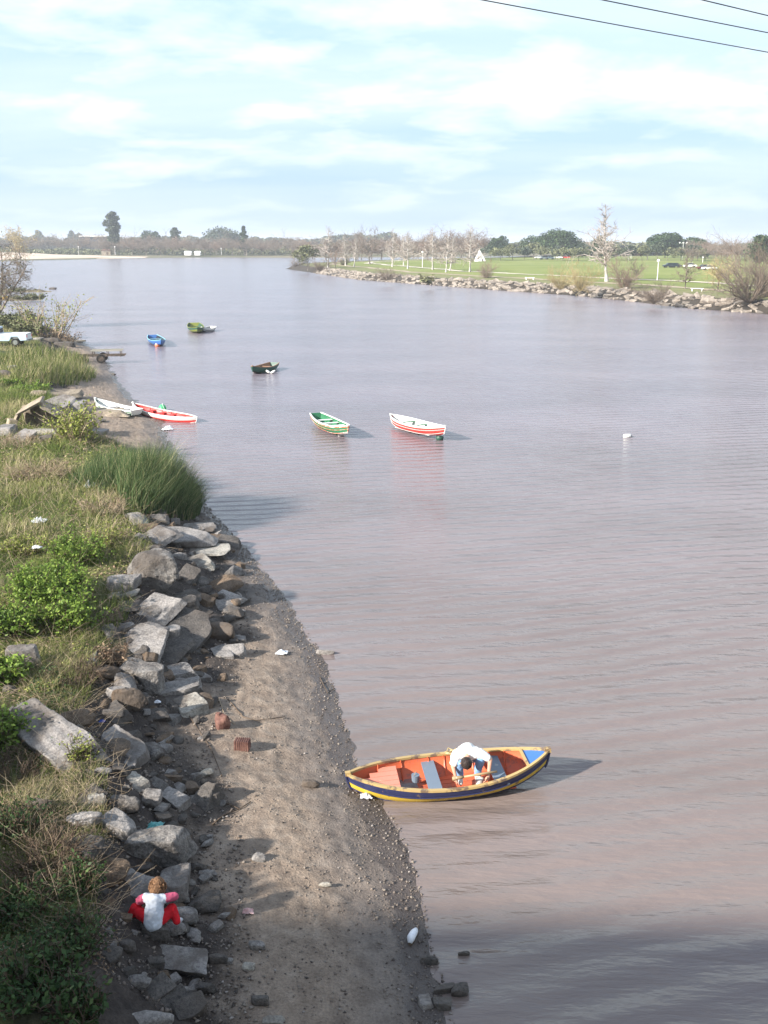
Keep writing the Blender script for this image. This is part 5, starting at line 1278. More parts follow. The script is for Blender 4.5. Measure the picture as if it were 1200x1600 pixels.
shrub(1196, 466, 372, 'leafless tree half cut by the right edge', M_TWIGB, 'fan', .8, 1, name='bare_tree')

# near left bare tree leaning over the water
g = np.random.default_rng(5); p = land(-2, 119, 0); p.z = gz(p.x, p.y) - .1
nt_root = empty('bare_tree', p, 0, 'leafless tree with brown twigs leaning over the water at the left edge', 'tree')
TV, TF, CV, CF, tips = [], [], [], [], []
for dvec, LL, rr_ in (((.75, 0, 1.0), 7.0, .20), ((.35, .2, 1.1), 7.5, .20), ((-.2, 0, 1.2), 6, .18)):
    d = np.array(dvec, float); pts = [np.zeros(3)]
    for i in range(6): d = d + g.normal(size=3) * .05; d[2] += .02; d /= np.linalg.norm(d); pts.append(pts[-1] + d * LL / 6)
    for i in range(6): twig_seg(TV, TF, pts[i], pts[i + 1], rr_ * (1 - i * .12), rr_ * (1 - (i + 1) * .12))
    for k in range(15):
        t = 1.5 + 4.5 * k / 14; i = min(5, int(t)); b_ = pts[i] + (pts[i + 1] - pts[i]) * (t - i)
        an = g.random() * 6.28; grow(g, b_, np.array([math.cos(an) * .9 + .4, math.sin(an) * .7, .5]), 2.6 * (.6 + .6 * g.random()), .05, 3, CV, CF, tips, .02, .7, 4, (3, 5), .6)
link('trunk', mesh_np('trunk', TV, TF), M_BARKG, nt_root); link('crown', mesh_np('crown', CV, CF), M_TWIGB, nt_root)
Q = np.array(tips)[g.integers(0, len(tips), 500)]; V, F = leaf_quads(g, Q, .12); link('leaves', mesh_np('leaves', V, F, np.repeat(g.random(500), 4)), M_OLIVE, nt_root)
# leafy scrub on the mound end
def stem_bush(px, py, H, W, n_st, n_lf, leaf, seed, mat, twig, label, name='bush', cat='bush', base=None):
    g = np.random.default_rng(seed); p = base or hit(px, py); p = Vector(p); p.z -= .05
    root = empty(name, p, 0, label, cat); V, F, tips = [], [], []
    for k in range(n_st):
        an = g.random() * 6.28; r_ = math.sqrt(g.random()) * W / 2 * .5; lean = (.2 + .8 * g.random()) * W / 2 / H
        grow(g, np.array([math.cos(an) * r_, math.sin(an) * r_, 0]), np.array([math.cos(an) * lean, math.sin(an) * lean, 1.0]), H * (.6 + .35 * g.random()), .012 * max(1, H), 1 if n_lf else 2, V, F, tips, .03, .6, 4, (3, 5), .4)
    link('stems', mesh_np('stems', V, F), twig, root)
    if n_lf:
        tp = np.array(tips); Q = tp[g.integers(0, len(tp), n_lf)] * (.55 + .5 * g.random(n_lf))[:, None] + g.normal(size=(n_lf, 3)) * H * .06; Q[:, 2] = np.abs(Q[:, 2])
        cl_t = vnoise(Q[:, 0] * 5, Q[:, 1] * 5 + Q[:, 2] * 4, seed) * .25
        LV, LF = leaf_quads(g, Q, leaf); link('foliage', mesh_np('foliage', LV, LF, np.repeat(np.clip(.5 + cl_t + .5 * (g.random(n_lf) - .5), 0, 1), 4)), mat, root)
    return root
M_LGRN = leafy('fresh_green_leaf', [(0, (0.03, 0.065, 0.012)), (0.5, (0.125, 0.20, 0.03)), (1, (0.33, 0.41, 0.09))], .5, .25)
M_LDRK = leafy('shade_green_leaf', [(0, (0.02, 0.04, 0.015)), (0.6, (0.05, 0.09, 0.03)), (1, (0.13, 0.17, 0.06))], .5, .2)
M_LYEL = leafy('yellow_green_leaf', [(0, (0.10, 0.12, 0.02)), (0.6, (0.24, 0.27, 0.06)), (1, (0.42, 0.42, 0.14))], .5, .2)
M_DRYL = leafy('dry_leaf', [(0, (0.10, 0.065, 0.04)), (0.6, (0.22, 0.15, 0.10)), (1, (0.38, 0.29, 0.19))], .8)
M_DRYT = mottled('dry_stems', (0.24, 0.18, 0.12), (0.42, 0.34, 0.24), 3, .9, 0)
M_DKT = mottled('dark_stems', (0.07, 0.05, 0.035), (0.15, 0.11, 0.08), 3, .9, 0)
stem_bush(75, 527, 4.4, 6, 26, 700, .11, 301, M_LYEL, M_DRYT, 'tall thin-leaved scrub at the end of the grassy mound')
stem_bush(22, 512, 2.2, 8, 30, 2200, .16, 302, M_OLIVE, M_DKT, 'low olive scrub on the mound behind the pickup truck')
stem_bush(50, 520, 1.6, 6, 24, 1600, .15, 303, M_OLIVE, M_DKT, 'olive scrub on the mound left of the tall thin-leaved scrub')
stem_bush(92, 535, 1.5, 5, 30, 500, .12, 304, M_DRYL, M_DRYT, 'rusty dry scrub above the dark rocks of the mound end')
for j, (px, by, W, tip_, lb) in enumerate([(26, 455, 5, tip1, 'grassy tuft on the farther spit'), (34, 468, 5, tip2, 'grassy tuft on the nearer spit'), (58, 467, 3, tip2, 'small tuft near the tip of the nearer spit')]):
    b_ = at(px, by, .4); stem_bush(0, 0, 1.2, W, 30, 900, .16, 310 + j, M_OLIVE, M_DRYT, lb, base=b_)
stem_bush(122, 690, 1.9, 2.4, 30, 1500, .085, 320, M_LYEL, M_DRYT, 'yellow-green leafy bush between the culvert and the reeds')
stem_bush(50, 612, .6, 3.6, 60, 2600, .09, 321, M_LGRN, M_DRYT, 'bright green weed patch beside the far rubble heap')
stem_bush(14, 600, .5, 2.6, 40, 1300, .09, 322, M_LGRN, M_DRYT, 'green weeds at the left edge before the far rubble heap')
# the big green bush and its neighbours on the near bank
for j, (px, py, H, W, n_, lf, mt, lb) in enumerate([
        (75, 940, 1.0, 2.3, 11000, .045, M_LGRN, 'lush bright green bush, the largest on the near bank'),
        (118, 880, .85, 1.8, 6000, .04, M_LGRN, 'bright green bush on the brow above the stacked slabs'),
        (22, 985, .75, 1.6, 4600, .045, M_LGRN, 'green bush at the left edge above the grey angular block'),
        (108, 975, .75, 1.5, 4600, .045, M_LGRN, 'green bush spilling down beside the largest square slab'),
        (8, 1062, .55, .9, 2200, .05, M_LGRN, 'green weeds at the left edge between the angular block and the huge slab'),
        (6, 1168, .75, .9, 2600, .045, M_LGRN, 'grassy green tuft against the left end of the huge ribbed slab'),
        (128, 1192, .5, .55, 900, .03, M_LYEL, 'pale feathery tuft growing over the front of the huge ribbed slab'),
        (165, 850, .7, 1.6, 1500, .035, M_LYEL, 'yellowish spindly weeds above the flat slabs'),
        (40, 860, .5, 1.8, 2400, .04, M_LYEL, 'yellow-green weeds at the upper left of the largest bush'),
        (130, 1395, .55, .6, 700, .035, M_LDRK, 'pale-topped bush left of the child'),
        (115, 1490, .55, .8, 1100, .034, M_LDRK, 'dark green bush at the foot of the bank left below the child'),
        (30, 1430, .5, 1.1, 900, .036, M_LDRK, 'dark bush on the shaded bank at the left edge'),
        (50, 1560, .6, 1.2, 1300, .045, M_LDRK, 'large-leaved dark bush in the bottom left corner'),
        (125, 1592, .5, .7, 700, .045, M_LDRK, 'dark leafy plant at the bottom edge beside the rocks'),
        (20, 1300, .5, 1.0, 800, .034, M_LDRK, 'dark green growth below the huge ribbed slab'),
        (175, 1035, .5, .9, 500, .04, M_DRYL, 'rusty brown dead bush beneath the largest square slab'),
        (120, 1060, .5, 1.5, 0, .04, M_DRYL, 'tangle of dead twigs above the huge ribbed slab'),
        (70, 1345, .5, 1.6, 0, .04, M_DRYL, 'tangle of dead brown stalks on the shaded slope'),
        (20, 1215, .5, 1.2, 0, .04, M_DRYL, 'dead stalks under the huge ribbed slab'),
        (160, 800, .75, 2.2, 500, .03, M_DRYL, 'dry brown brush left of the reed roots'),
        (60, 745, .8, 3.2, 700, .035, M_DRYL, 'straw-coloured dry brush behind the white rag'),
        (30, 700, .8, 2.6, 500, .035, M_DRYL, 'dry brush below the grey slabs at the left edge')]):
    stem_bush(px, py, H, W, int(34 + 26 * W), n_, lf, 400 + j, mt, M_DKT if mt in (M_LDRK, M_LGRN) or py > 1000 else M_DRYT, lb, name='bush' if n_ else 'dead_brush', cat='bush' if n_ else 'brush')  # stems low on the bank get the dark colour, standing in for shade

for (tx_, ty_, lb) in ((-11.6, 13.0, 'unseen leafy bush added left of the picture to shade the bank'), (-10.4, 8.8, 'unseen leafy bush added nearest the bridge to shade the bank')):  # out-of-view bushes added to throw shade on the lower left bank
    leafy_tree(Vector((tx_, ty_, gz(tx_, ty_))), 2.9, 4.4, int(ty_ * 10), M_EVER, lb, lobes=9, n=5000, leaf=.2, trunk_h=.12, name='shade_bush', cat='bush')
# reeds by the water
M_REED = leafy('reed_blade', [(0, (0.03, 0.06, 0.02)), (0.5, (0.08, 0.13, 0.045)), (0.8, (0.16, 0.20, 0.09)), (1, (0.42, 0.37, 0.20))], .6, .15)
M_STRAW = leafy('grass_blade', [(0, (0.06, 0.095, 0.02)), (0.42, (0.155, 0.195, 0.05)), (0.68, (0.28, 0.25, 0.12)), (1, (0.46, 0.38, 0.25))], .8, .15)
def reeds(label, n, fn, h0, h1, w, seed, dirx=.25, mat=None, lean=.5):
    g = np.random.default_rng(seed); X, Y = fn(g, n); kp = fbm(X, Y, 1.1, 2, seed) > -.55; X, Y = X[kp], Y[kp]; Rt = np.stack([X, Y, ground(X, Y) - .05], 1)
    rr_ = np.clip(np.hypot((X - X.mean()) / (X.std() * 2), (Y - Y.mean()) / (Y.std() * 2)), 0, 1.2)
    h = (h0 + (h1 - h0) * g.random(len(X)) ** .8) * (1 - .45 * rr_ ** 2) * (1 + .22 * fbm(X, Y, .9, 2, seed + 3)) * np.where(g.random(len(X)) < .06, 1.25, 1)
    V, F = blades(g, Rt, h, w * (.6 + .8 * g.random(len(X))), lean, .4, dirx * (.4 + 1.2 * g.random(len(X))) * (.5 + rr_), -.05)
    o = link('reed_clump', mesh_np('reed_clump', V, F, np.repeat(g.random(len(X)) ** 1.3, 7)), mat or M_REED)
    return tag(o, label, 'reeds')
a_ = hit(232, 797)
def elli(cx_, cy_, rx, ry, pw=.5):
    def fn(g, n):
        t = g.random(n) * 6.283; r_ = g.random(n) ** pw; return cx_ + rx * r_ * np.cos(t), cy_ + ry * r_ * np.sin(t)
    return fn
reeds('dense clump of tall dark green reeds at the water edge', 7500, elli(a_.x - .1, a_.y + 2.2, 1.35, 2.8, .62), 1.4, 2.3, .020, 1, .22)
a_ = hit(160, 770); reeds('sparser olive reeds left of the dense clump', 3800, elli(a_.x, a_.y + 2.8, 1.9, 3.2), .9, 1.6, .02, 2, .15)
a_ = hit(75, 600); reeds('tall grass clump standing before the pickup truck and trailer', 3600, elli(a_.x - .8, a_.y + 4, 2.3, 6, .65), .9, 1.7, .04, 3, .15, M_STRAW)
a_ = hit(20, 575); reeds('grass strip below the pickup truck at the left edge', 2600, elli(a_.x, a_.y + 6, 3, 8), .8, 1.4, .045, 4, .05, M_STRAW)

# ground cover: nobody could count it
def cover(name, n, seed, Y0, Y1, h, w, mat, edge=0.0, dens=None, umax=30):
    g = np.random.default_rng(seed); Y = Y0 * np.exp(g.random(n) * math.log(Y1 / Y0)); u0 = mud_w(Y) + rock_w(Y) * .8 + edge
    xl = -.42 * Y - 1.0; xr_ = np.interp(Y, sY, sX) - u0; X = xl + (xr_ - xl) * g.random(n); ok = (xr_ > xl)
    nz = fbm(X, Y, .55, 3, seed); ok &= nz > (dens if dens is not None else -9); X, Y, nz = X[ok], Y[ok], nz[ok]; n = len(X)
    Rt = np.stack([X, Y, ground(X, Y) - .02], 1); sc_y = np.clip(Y / 18, .7, 3.5) ** .75
    V, F = blades(g, Rt, h * (.4 + g.random(n)) * sc_y ** .5 * np.clip(1 + .5 * nz, .4, 1.8), w * sc_y, .9, .5)
    t = np.clip(.45 + .35 * fbm(X, Y, .35, 2, seed + 5) + .6 * (g.random(n) - .5), 0, 1)
    return tag(link(name, mesh_np(name, V, F, np.repeat(t, 7)), mat), kind='stuff')
cover('grass', 70000, 11, 11, 120, .20, .010, M_STRAW, dens=-.6)
cover('weeds', 26000, 12, 18, 60, .26, .014, M_STRAW, dens=0)
g = np.random.default_rng(99)
def leaf_litter(name, n, seed, Y0, Y1, mat, size, hh, dens, edge=0.):
    g = np.random.default_rng(seed); Y = Y0 * np.exp(g.random(n) * math.log(Y1 / Y0)); u0 = mud_w(Y) + rock_w(Y) * .85 + edge
    xl = -.42 * Y - 1.0; xr_ = np.interp(Y, sY, sX) - u0; X = xl + (xr_ - xl) * g.random(n); ok = (xr_ > xl) & (fbm(X, Y, .8, 3, seed) > dens); X, Y = X[ok], Y[ok]
    bumpz = np.clip(fbm(X, Y, 1.6, 3, seed + 2) + .5, 0, 2); P = np.stack([X, Y, ground(X, Y) + hh * g.random(len(X)) * bumpz], 1)
    V, F = leaf_quads(g, P, size * np.clip(Y / 20, .8, 2.2), .8); return tag(link(name, mesh_np(name, V, F, np.repeat(g.random(len(X)), 4)), mat), kind='stuff')
leaf_litter('ground_cover', 16000, 21, 10.5, 19, M_LDRK, .030, .22, .0)
leaf_litter('ground_leaves', 26000, 22, 18, 60, M_LYEL, .028, .18, .05)
leaf_litter('leaf_litter', 30000, 23, 10.5, 60, M_DRYL, .026, .10, -.4, -.4)
# dead stalks lying about
g = np.random.default_rng(31); V, F = [], []
for k in range(2600):
    Y = 11 * math.exp(g.random() * math.log(50 / 11)); xl = -.42 * Y; xr_ = float(np.interp(Y, sY, sX) - mud_w(Y) - rock_w(Y) * .7)
    if xr_ <= xl: continue
    X = xl + (xr_ - xl) * g.random(); p = np.array([X, Y, gz(X, Y) + .02]); an = g.random() * 6.28; L_ = (.15 + .5 * g.random()) * (1 + Y / 60)
    q_ = p + np.array([math.cos(an) * L_, math.sin(an) * L_, g.random() * L_ * .8]); m2 = (p + q_) / 2 + g.normal(size=3) * .04
    r_ = .0035 * max(1, Y / 20); twig_seg(V, F, p, m2, r_, r_ * .8); twig_seg(V, F, m2, q_, r_ * .8, r_ * .4)
tag(link('dead_stalks', mesh_np('dead_stalks', V, F), M_DRYT), kind='stuff')

# ------------------------------------------------------------------ litter and small things on the mud
def stick(pts, r_, label, mat=None, kink=True):
    W_ = [hit(*p_) + Vector((0, 0, .02)) for p_ in pts]; root_v = W_[0]; mb = MB(); mb.tube([w - root_v for w in W_], [r_ * (1 - .6 * i / len(W_)) for i in range(len(W_))], 6)
    o = mb.build('stick', mat or M_DKT, None, True); o.location = root_v; return tag(o, label, 'stick')
stick([(356, 1094), (380, 1122), (400, 1128), (445, 1122)], .012, 'long thin curved stick on the mud above the brick')
stick([(295, 1120), (330, 1172), (347, 1215)], .012, 'dark stick lying down the slope beside the reddish lump')
stick([(342, 1094), (352, 1122), (368, 1134)], .010, 'short crooked twig standing behind the reddish lump', M_DRYT)
stick([(330, 1240), (352, 1256), (374, 1266), (392, 1255)], .014, 'forked twig on the sunlit mud right of the bar-shaped slab')
stick([(332, 1293), (350, 1276), (374, 1266)], .014, 'lower branch of driftwood touching the forked twig')
stick([(288, 1063), (304, 1090), (309, 1104)], .012, 'pale straight stick leaning on the broken slab pair', M_DRYT)
stick([(500, 1060), (512, 1085), (522, 1078)], .012, 'crooked twig at the waterline')
stick([(312, 1012), (335, 1020), (372, 1008)], .014, 'dark twig beneath the brown layered boulder')
M_TERRA = mottled('terracotta', (0.10, 0.05, 0.042), (0.21, 0.115, 0.09), 8, .85, .5)
p = hit(347, 1137); lump = empty('terracotta_lump', p, 0, 'round reddish lump with a dark hollow on the open mud', 'lump')
me = rock_mesh('lump', 'boulder', (.34, .30, .36), 901, 4, .05); o = link('lump_body', me, M_TERRA, lump); o.location = (0, 0, .13)
mb = MB(); mb.tube([(-.05, 0, .28), (-.06, -.02, .33)], [.05, .03], 8); mb.build('neck', M_TERRA, lump)
p = hit(379, 1172); br_ = empty('hollow_brick', p, R(-6), 'ribbed hollow brick lying on the open mud', 'brick')
mb = MB(); mb.box((0, 0, .10), (.30, .18, .19)); mb.build('brick_body', M_TERRA, br_)
for k in range(7):
    mb = MB(); mb.box((-.126 + k * .042, 0, .10), (.018, .20, .21)); mb.build('rib', M_TERRA, br_)
def rag(px, py, w, label, mat, seed, name='plastic_bag', cat='bag', zz_=.0):
    p = hit(px, py); g = np.random.default_rng(seed); n_ = 14; u, v = np.meshgrid(np.linspace(-1, 1, n_), np.linspace(-1, 1, n_))
    r_ = np.hypot(u, v); k = 1 - .25 * vnoise(u * 2 + seed, v * 2, seed); X = u * w / 2 * k; Y = v * w / 2.4 * k; Z = (.5 * w * np.clip(1 - r_ ** 2, 0, 1) * (.5 + .5 * vnoise(u * 2.5, v * 2.5, seed + 1)) + .16 * w * np.abs(vnoise(u * 6, v * 6, seed + 2)) + .02)
    idx = np.arange(n_ * n_).reshape(n_, n_); F = np.stack([idx[:-1, :-1], idx[:-1, 1:], idx[1:, 1:], idx[1:, :-1]], -1).reshape(-1, 4)
    o = link(name, mesh_np(name, np.stack([X, Y, Z], -1).reshape(-1, 3), F), mat, smooth=True); o.location = p + Vector((0, 0, zz_)); return tag(o, label, cat)
M_BAG = mottled('white_plastic', (0.62, 0.64, 0.68), (0.82, 0.83, 0.85), 8, .35, .3); M_TEAL = mottled('teal_plastic', (0.05, 0.25, 0.25), (0.2, .42, .4), 8, .4, .3)
rag(144, 762, .62, 'crumpled white rag in the grass left of the reed roots', M_BAG, 1)
rag(62, 818, .45, 'pale crumpled paper in the weeds near the left edge', M_BAG, 2, 'paper', 'paper')
rag(60, 885, .22, 'white plastic scrap inside the largest green bush', M_BAG, 3, zz_=.5)
rag(240, 1297, .28, 'torn teal plastic bag behind the concrete chunk', M_TEAL, 4)
rag(440, 1022, .26, 'flat white scrap near the waterline', M_BAG, 5, 'plastic_scrap', 'litter')
rag(246, 1101, .14, 'small white scrap under the rusty brown boulder', M_BAG, 6, 'plastic_scrap', 'litter')
rag(262, 672, .55, 'white plastic bag at the waterline below the beached boats', M_BAG, 7)
rag(388, 1428, .16, 'faded pink wrapper on the sunlit mud', mottled('pink_wrapper', (.5, .28, .26), (.6, .42, .4), 9, .5), 8, 'wrapper', 'litter')
rag(572, 1247, .20, 'white scrap under the bow of the blue and yellow boat', M_BAG, 9, 'plastic_scrap', 'litter')
rag(160, 1129, .12, 'small blue plastic scrap behind the pointed slab', mottled('blue_plastic', (.03, .06, .3), (.05, .1, .4), 9, .5), 10, 'plastic_scrap', 'litter')
p = hit(645, 1470); sh_ = empty('shoe', p, R(72), 'old white shoe on the mud near the water', 'shoe')
mb = MB(); mb.tube([(-.16, 0, .05), (-.10, 0, .09), (0, 0, .075), (.10, 0, .05), (.17, 0, .04)], [.035, .062, .058, .052, .03], 8); mb.build('upper', M_BAG, sh_, True)
mb = MB(); mb.tube([(-.17, 0, .02), (-.08, 0, .02), (.04, .0, .02), (.12, 0, .02), (.19, 0, .02)], [.03, .045, .04, .055, .03], 8); mb.build('sole', M_DKT, sh_, True)
# hollow culvert of broken concrete
p = hit(55, 668); cu = empty('broken_culvert', p, R(8), 'hollow tan box culvert broken open on the rubble heap', 'culvert')
MT = M_ROCK['tan']; 
for nm, c, dm, rt in (('side_slab', (-.85, 0, .45), (.62, 1.1, .14), (0, R(-62), 0)), ('top_slab', (-.15, .1, 1.05), (1.5, 1.3, .13), (R(6), R(-28), 0)), ('roof_slab', (.75, .1, .95), (1.1, 1.3, .13), (R(4), R(30), 0)), ('back_slab', (.2, .75, .5), (1.9, .14, 1.0), (R(-8), 0, 0)), ('front_slab', (-.95, -.5, .3), (.5, .5, .42), (0, R(8), R(20)))):
    me = rock_mesh(nm, 'slab', dm, hash(nm) % 97 if False else len(nm) * 7, 4, .02); o = link(nm, me, MT, cu); o.location = c; o.rotation_euler = rt

# ------------------------------------------------------------------ boat trailer
p = hit(160, 566); tz = p.z
tr = empty('boat_trailer', p, R(8), 'empty two-wheeled boat trailer standing on the slipway', 'trailer')
M_IRON = mottled('rusty_iron', (0.05, 0.045, 0.04), (0.13, 0.10, 0.08), 5, .8, .2); M_TIMB = mottled('weathered_timber', (0.20, 0.19, 0.16), (0.36, 0.34, 0.29), 3, .9, .2, stretch=(.3, 3, 3)); M_TYRE = mottled('tyre_rubber', (0.02, 0.02, 0.02), (0.05, 0.045, 0.04), 5, .9, .2)
def wheel(root, c, r_, w, rim=M_STEEL):
    wr = empty('wheel', c); wr.parent = root
    mb = MB(); n = 18; prof = [(.62 * r_, -w / 2), (.92 * r_, -w / 2), (r_, -w / 3), (r_, w / 3), (.92 * r_, w / 2), (.62 * r_, w / 2)]
    vs = [(q_[0] * math.cos(2 * math.pi * i / n), q_[1], q_[0] * math.sin(2 * math.pi * i / n)) for i in range(n) for q_ in prof]; m_ = len(prof)
    mb.add(vs, [(i * m_ + k, i * m_ + (k + 1) % m_, ((i + 1) % n) * m_ + (k + 1) % m_, ((i + 1) % n) * m_ + k) for i in range(n) for k in range(m_)]); mb.build('tyre', M_TYRE, wr)
    mb = MB(); mb.tube([(0, -w * .42, 0), (0, w * .42, 0)], r_ * .64, 16); mb.tube([(0, -w * .55, 0), (0, w * .55, 0)], r_ * .2, 8); mb.build('rim', rim, wr)
for s_ in (-1, 1): wheel(tr, (0, s_ * .8, .36), .38, .18, M_IRON)
mb = MB(); mb.tube([(0, -.8, .36), (0, .8, .36)], .045, 8); mb.build('axle', M_IRON, tr)
for s_ in (-1, 1):
    mb = MB(); mb.box((-.35, s_ * .5, .58), (4.6, .09, .12)); mb.build('frame_rail', M_IRON, tr)
    mb = MB(); mb.box((.45, s_ * .52, 1.0), (2.6, .16, .09)); mb.build('bunk', M_TIMB, tr)
    for x in (-.7, .5, 1.6):
        mb = MB(); mb.box((x, s_ * .52, .79), (.07, .07, .38)); mb.build('post', M_IRON, tr)
for x in (-2.4, -.7, .5, 1.6):
    mb = MB(); mb.box((x, 0, .51), (.08, 1.1, .07)); mb.build('cross_beam', M_IRON, tr)
mb = MB(); mb.tube([(-2.6, .5, .58), (-3.3, 0, .55), (-2.6, -.5, .58)], .04, 6); mb.tube([(-3.3, 0, .55), (-3.3, 0, .0)], .035, 6); mb.build('drawbar', M_IRON, tr)

# ------------------------------------------------------------------ pickup truck
p = hit(12, 540); pk = empty('pickup_truck', p + Vector((-.6, 0, 0)), R(4), 'pale blue pickup truck with white load bed parked on the bank', 'truck')
M_CAR = mottled('pale_blue_body', (0.42, 0.52, 0.60), (0.48, 0.58, 0.66), 2, .35, 0); M_GLS = mottled('dark_glass', (0.02, 0.03, 0.04), (0.04, 0.05, 0.06), 1, .08, 0); M_CARW = mottled('white_body', (.72, .73, .72), (.78, .79, .78), 2, .35, 0)
def prism(name, prof, w, mat, root, y=0.0):
    n = len(prof); mb = MB(); mb.add([(x, y - w / 2, z) for x, z in prof] + [(x, y + w / 2, z) for x, z in prof], [tuple(range(n)), tuple(range(n, 2 * n))[::-1]] + [(i, i + n, (i + 1) % n + n, (i + 1) % n) for i in range(n)])
    o = mb.build(name, mat, root); bv = o.modifiers.new('bevel', 'BEVEL'); bv.width = .03; bv.segments = 2; return o
prism('cab', [(-2.6, .45), (-2.55, .95), (-1.7, 1.05), (-1.25, 1.62), (.05, 1.62), (.12, .98), (.12, .45)], 1.7, M_CAR, pk)
prism('bed_side', [(.14, .45), (.14, 1.0), (2.5, 1.0), (2.5, .50), (1.95, .45), (1.75, .80), (1.2, .80), (1.0, .45)], .10, M_CAR, pk, -.80)
prism('bed_side', [(.14, .45), (.14, 1.0), (2.5, 1.0), (2.5, .50), (1.95, .45), (1.75, .80), (1.2, .80), (1.0, .45)], .10, M_CAR, pk, .80)
mb = MB(); mb.box((1.32, 0, .72), (2.3, 1.5, .06)); mb.build('bed_floor', M_CARW, pk); mb = MB(); mb.box((2.47, 0, .76), (.06, 1.5, .46)); mb.build('tailgate', M_CARW, pk); mb = MB(); mb.box((1.32, 0, 1.05), (2.34, 1.66, .05)); mb.build('bed_cover', M_CARW, pk)
for s_ in (-1, 1): mb = MB(); mb.add([(x, s_ * .856, z) for x, z in ((-1.55, 1.08), (-1.2, 1.52), (-.05, 1.52), (-.02, 1.08))], [(0, 1, 2, 3)]); mb.build('side_window', M_GLS, pk)
mb = MB(); mb.box((.09, 0, 1.30), (.03, 1.4, .36)); mb.build('rear_window', M_GLS, pk); mb = MB(); mb.box((2.55, 0, .50), (.10, 1.6, .12)); mb.build('bumper', M_STEEL, pk)
for s_ in (-1, 1): mb = MB(); mb.box((2.51, s_ * .78, .85), (.04, .1, .22)); mb.build('tail_light', B_RED, pk)
for x in (-1.9, 1.48):
    for s_ in (-1, 1): wheel(pk, (x, s_ * .76, .34), .34, .2)
p = at(3, 469, .6); ky = empty('kayak', p + Vector((-.6, 0, .3)), R(-14), 'yellow and white kayak on the nearer spit at the left edge', 'kayak')
mb = MB(); mb.tube([(-2, 0, .15), (-1.4, 0, .1), (0, 0, .05), (1.2, 0, .1), (2, 0, .3)], [.04, .25, .36, .27, .04], 10); mb.build('hull', pt('kayak_yellow', (.7, .42, .02), amount=.2), ky, True); mb = MB(); mb.tube([(.2, 0, .3), (1.0, 0, .34), (1.8, 0, .34)], [.1, .16, .03], 8); mb.build('deck', B_WHITE, ky, True)

# ------------------------------------------------------------------ park furniture
M_WALLW = mottled('white_render', (0.70, 0.69, 0.66), (0.80, 0.79, 0.76), .5, .8, 0)
p = at(750, 408, PZ); py_ = empty('pyramid_tent', p, R(20), 'white pyramid with a slit front at the back of the lawn', 'tent')
mb = MB(); s_ = 1.9; mb.add([(-s_, -s_, 0), (s_, -s_, 0), (s_, s_, 0), (-s_, s_, 0), (-.4, 0, 5.0)], [(0, 1, 4), (1, 2, 4), (2, 3, 4), (3, 0, 4), (3, 2, 1, 0)]); mb.build('canvas', M_WALLW, py_)
mb = MB(); mb.add([(.1, -1.94, .02), (.8, -1.94, .02), (-.1, -1.25, 2.0)], [(0, 1, 2)]); mb.build('opening', M_DKT, py_)
mb = MB(); mb.tube([(-.4, 0, 4.9), (-.4, 0, 5.4)], .07, 6); mb.build('pole', M_BARKG, py_)
def lamp(px, by, ty, label, n_globe=1):
    p = at(px, by, PZ); H = atY(px, ty, p.y).z - p.z; root = empty('street_lamp', p, 0, label, 'lamp')
    mb = MB(); mb.tube([(0, 0, -.1), (0, 0, H)], [.11, .07], 8); mb.build('pole', M_WALLW, root)
    for k in range(n_globe):
        x = (k - (n_globe - 1) / 2) * 1.6; mb = MB(); mb.ball((x, 0, H + .22), .34, 10, 6); mb.build('globe', M_WALLW, root, True)
    if n_globe > 1: mb = MB(); mb.box((0, 0, H), (1.6 * (n_globe - 1), .08, .08)); mb.build('cross_arm', M_WALLW, root)
for a_ in [(1027, 438, 409, 'pale lamp post at the lawn path left of the bench'), (1066, 406, 380, 'tall lamp with several globes in front of the lone dome', 3), (1085, 402, 388, 'double-headed lamp right of the tall lamp', 2), (660, 418, 395, 'lamp post among the white trees'), (915, 404, 396, 'short lamp at the back of the lawn near the dome pair'), (1012, 406, 398, 'left small globe lamp before the grey-green trees'), (1098, 410, 403, 'small globe lamp under the tan crowned tree'), (886, 403, 396, 'small lamp by the people under the domes'), (986, 404, 398, 'small lamp right of the brown bush'), (123, 398, 386, 'pale lamp post on the sandy beach'), (180, 398, 386, 'pale lamp post below the tall eucalyptus'), (346, 398, 389, 'small pale lamp post left of the pine')]: lamp(*a_)
def bench(px, by, label):
    p = at(px, by, PZ - .2); root = empty('park_bench', p, R(-20), label, 'bench')
    for k in range(3): mb = MB(); mb.box((0, -.2 + k * .2, .48), (2.2, .15, .06)); mb.build('seat_slat', M_WALLW, root)
    for s_ in (-1, 1): mb = MB(); mb.box((s_ * .8, 0, .22), (.16, .5, .44)); mb.build('leg', M_WALLW, root)
bench(828, 437, 'white bench on the lawn above the embankment, left one'); bench(1089, 455, 'white bench on the lawn above the embankment, right one')
def car(p, rz, mat, label):
    root = empty('parked_car', p, rz, label, 'car')
    prism('body', [(-2.1, .35), (-2.1, .8), (-1.2, .9), (1.6, .92), (2.15, .8), (2.15, .35)], 1.7, mat, root); prism('cabin', [(-1.2, .9), (-.6, 1.42), (.9, 1.42), (1.6, .9)], 1.5, M_GLS, root); prism('roof', [(-.6, 1.42), (-.55, 1.48), (.85, 1.48), (.9, 1.42)], 1.45, mat, root)
    for x in (-1.3, 1.3):
        for s_ in (-1, 1): mb = MB(); mb.tube([(x, s_ * .66, .32), (x, s_ * .88, .32)], .32, 12); mb.build('wheel', M_TYRE, root)
